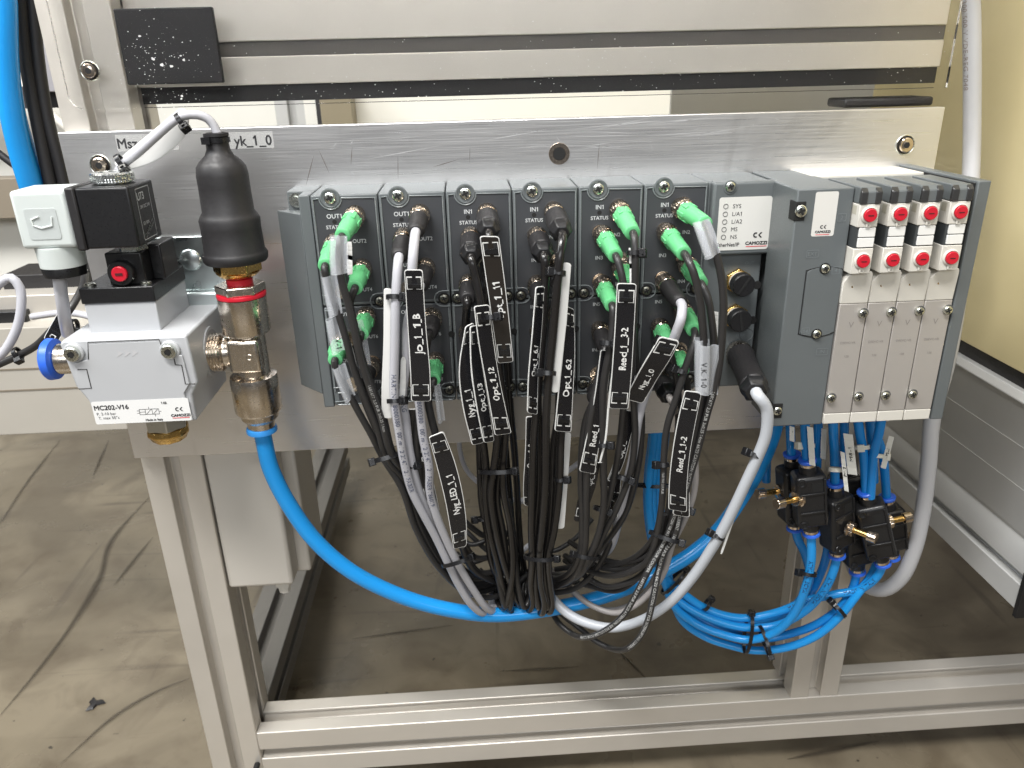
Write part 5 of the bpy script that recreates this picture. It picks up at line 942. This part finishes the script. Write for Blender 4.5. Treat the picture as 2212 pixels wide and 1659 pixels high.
# hose tags and their natural ties
def htag(label, px0, py0, px1, py1, Y, wpx, wr=None):
    e = strip(label, [(px0-wpx/2, py0, px0+wpx/2, py0+3, Y), ((px0+px1)/2-wpx/2, (py0+py1)/2, (px0+px1)/2+wpx/2, (py0+py1)/2+3, Y), (px1-wpx/2, py1, px1+wpx/2, py1+3, Y)], wr, .5, 5.2, 'hose_tag', face=mat('tag_white', (.60, .60, .56), .5), slots=None, txtm=DARK)
    e['category'] = 'hose tag'
htag('white hose tag with handwriting, leftmost below the supply block', 1711, 920, 1711, 952, -62, 10, 'M1-1')
htag('long white hose tag hanging in front of the left front regulator', 1750, 921, 1755, 1004, -74, 13)
htag('white hose tag handwritten MH3-1 in the middle', 1832, 936, 1842, 1024, -76, 20, 'MH3-1')
htag('small white hose tag left of the MH3-1 tag, hanging lower', 1820, 975, 1829, 1060, -80, 9, 'M2-1')
htag('white hose tag at the right beside the grey hose, leaning', 1926, 941, 1908, 1010, -66, 11, 'M4-1')
htag('pale hose tag between the second and third valves behind', 1780, 925, 1778, 990, -46, 11)
tie('natural white tie on the left short hoses', 1742, 962, -62, 5, (0, 1), (-1, 0), m=TIEW)
tie('natural white tie on the middle short hose under the MH3-1 tag', 1806, 1014, -66, 5, (0, 1), (1, .05), m=TIEW)
tie('natural white tie on the hose right of the MH3-1 tag', 1860, 966, -60, 5, (.1, 1), (-.2, -.3), m=TIEW)
tie('natural white tie on the rightmost short hose', 1894, 984, -60, 5, (-.1, 1), (1, 0), m=TIEW)
tie('black tie gathering the blue hoses left of the sixth bundle', 1412, 1049, 12, 16, (0, 1), (1, 0), squash=6)
tie('black tie where the blue hoses leave the thick hose', 1455, 1256, 2, 15, (.75, .6), (.6, -.8), squash=8)
tie('small black tie on the upper hose of the loop', 1527, 1306, -12, 5, (.8, .5), (.5, -.85))
tie('large black tie round the whole hose loop', 1616, 1368, -28, 19, (1, .05), (0, -1), squash=8)
tie('small black tie low in the hose loop beside the large one', 1652, 1384, -40, 12, (.9, -.25), (.4, 1), squash=6)
tie('black tie on the hoses right of the loop', 1810, 1316, -46, 9, (.8, -.75), (-.7, -.7), squash=6)
tie('black tie on the hoses under the left front regulator', 1744, 1238, -62, 6.5, (-.15, 1), (-1, -.3), squash=6)
# grey conduit at the right, going behind the valves and out again
pth = catmull([at(2090, -60, 30), at(2097, 0, 30), at(2100, 120, 28), at(2100, 250, 26), at(2099, 330, 22), at(2096, 400, 14), at(2080, 560, -8), at(2050, 760, -26), at(2014, 905, -34), at(2006, 1000, -38), at(1994, 1100, -40), at(1974, 1190, -40), at(1946, 1248, -38), at(1908, 1274, -32), at(1872, 1266, -20), at(1845, 1230, 0), at(1830, 1180, 20)], 5)
e = empty('grey_conduit', pth[-1], 'thick grey cable running down beside the yellow panel and curling below the valves', 'cable')
M().tube(pth, 7.0, 20).build('jacket', mat('conduit_grey', (.42, .42, .43), .38, 0, .05, 300, .03), e, ang=60)
tube_text('300/500 V VDE-REG 7048', pth, 7.0, 20, 6, mat('faint_print', (.25, .22, .2), .6), e, rev=False, off=-5)
# grey cable of the pressure switch, its white sleeve tag and ties
pth = catmull([at(470, 290, -53), at(462, 272, -53), at(448, 256, -54), at(425, 248, -56), at(396, 250, -58), at(375, 262, -59), at(340, 292, -59), at(300, 328, -58), at(270, 352, -54), at(250, 380, -40), at(230, 420, -22), at(215, 470, -16)], 3)
e = empty('switch_cable', pth[0], 'white grey cable looping from the pressure switch boot down to the left', 'cable'); M().tube(pth, 3.1, 14).build('jacket', GREY, e, ang=60)
strip('curled white tag along the pressure switch cable', [(392, 231, 410, 246, -52), (366, 252, 400, 292, -53), (308, 300, 340, 346, -50), (246, 352, 262, 372, -46)], None, face=MARKW, slots=None)
tie('black tie on the pressure switch cable at the upper end of its tag', 392, 262, -57, 4.2, (-.8, .55), (.2, .9))
tie('black tie on the pressure switch cable above the knurled nut', 262, 350, -54, 4.2, (-.8, .5), (.0, 1))
# ------------------------------------------------------------------ left background hoses and cables
hose('wide blue hose hanging at the upper left edge', [(0, -80, 60), (8, 0, 60), (12, 120, 60), (22, 220, 62), (40, 310, 66), (66, 400, 72), (90, 470, 80)], r=9.5, group=None)
hose('printed blue hose end curving behind the wide blue hose', [(28, 180, 90), (40, 250, 90), (60, 320, 90), (84, 390, 92), (108, 450, 96)], r=6.2, m=BLUE2, prn=('NI 6205132', 20, 7, False), group=None)
for k, (pts, lb, r) in enumerate((([(40, -60, 80), (44, 0, 80), (58, 140, 80), (84, 280, 80), (114, 420, 80), (128, 480, 80)], 'thick black cable left of a pair at the upper left', 5.6), ([(66, -60, 84), (70, 0, 84), (84, 140, 84), (104, 260, 84), (130, 360, 84), (156, 480, 84)], 'thick black cable right of a pair at the upper left', 5.2), ([(60, 60, 90), (78, 200, 90), (110, 330, 90), (146, 430, 90)], 'thinner black cable between the thick pair at upper left', 3.6), ([(-20, 318, 110), (30, 356, 110), (66, 382, 110), (110, 410, 110)], 'thin black cable crossing behind the wide blue hose', 3.4))):
    cable(lb, None, 0, 0, 0, pts, r=r, m=RUB)
cable('grey cable hanging from the black gland nut of the milky plug', None, 0, 0, 0, [(128, 596, -73), (131, 625, -72), (136, 660, -68), (140, 690, -60), (146, 720, -45)], r=4.6, m=GREY)
cable('grey cable arching at the left edge', None, 0, 0, 0, [(-30, 650, -20), (0, 612, -20), (24, 600, -20), (42, 620, -20), (46, 660, -22), (36, 710, -24), (8, 760, -26), (-30, 790, -28)], r=3.6, m=GREY)
cable('grey cable running flat behind the valve at left', None, 0, 0, 0, [(70, 684, 120), (130, 676, 110), (170, 678, 100), (220, 690, 90), (300, 700, 80)], r=3.4, m=GREY)
cable('black cable rising diagonally at the lower left with a small tie', None, 0, 0, 0, [(-40, 806, 10), (0, 786, 10), (40, 768, 10), (80, 745, 8), (110, 715, 10), (150, 670, 20), (178, 620, 40), (184, 590, 60)], r=3.2)
tie('black tie with pale end on the diagonal cable at lower left', 38, 764, 9, 4, (1, -.5), (-.1, 1))
strip('black marker leaning beside the grey plug cable, ending in 0', [(124, 676, 150, 688, -20), (106, 708, 134, 724, -20), (94, 730, 122, 744, -20)], '0', .82, 8, slots=(.3,))
tie('black tie on the marker left of the valve', 160, 704, -18, 4, (1, 0), (1, .1))
tag(M().lathe(atZ(205, 1520, FZ+1.2), (0, 0, 1), [(0, 14), (2, 11), (3, 2)], 9, fn=lambda A, t, r: r*(.7+.4*sin(A*3+1))).build('debris', RUB), 'small black lump of debris lying on the floor at lower left', 'debris')

def scuff(pts, wd, lift):
    P = catmull([atZ(a, b, FZ+lift) for a, b in pts], 10); n = len(P); vs = []
    for i, (p, T, _, _) in enumerate(frames(P)):
        s = V((-T.y, T.x, 0)).normalized()*wd*(.12+sin(pi*i/(n-1)))*(.85+.15*sin(i*.35)); vs += [p+s, p-s]
    return vs, [(2*i, 2*i+1, 2*i+3, 2*i+2) for i in range(n-1)]
mb = M()
for pts, wd in (([(0, 1545), (80, 1450), (155, 1350), (215, 1250), (240, 1170), (325, 1070)], 5), ([(410, 1465), (345, 1490), (250, 1545), (130, 1650)], 3), ([(245, 1265), (330, 1160)], 3), ([(0, 1130), (60, 1040), (130, 950)], 3), ([(200, 1030), (235, 950)], 3), ([(1330, 1400), (1400, 1470)], 2), ([(1080, 1450), (1250, 1440)], 2), ([(760, 1380), (980, 1350)], 2), ([(1700, 1640), (1900, 1600)], 3)):
    for q in range(4): mb.add(*scuff(pts, wd*(.35+.4*q), .5+.5*q))
o = mb.build('floor_scuffs', mat('scuff_dirt', (.045, .035, .026), .5, 0, 0, 60, .2, alpha=.16), smooth=False); tag(o, 'long dark scuff marks on the worn floor', kind='stuff')
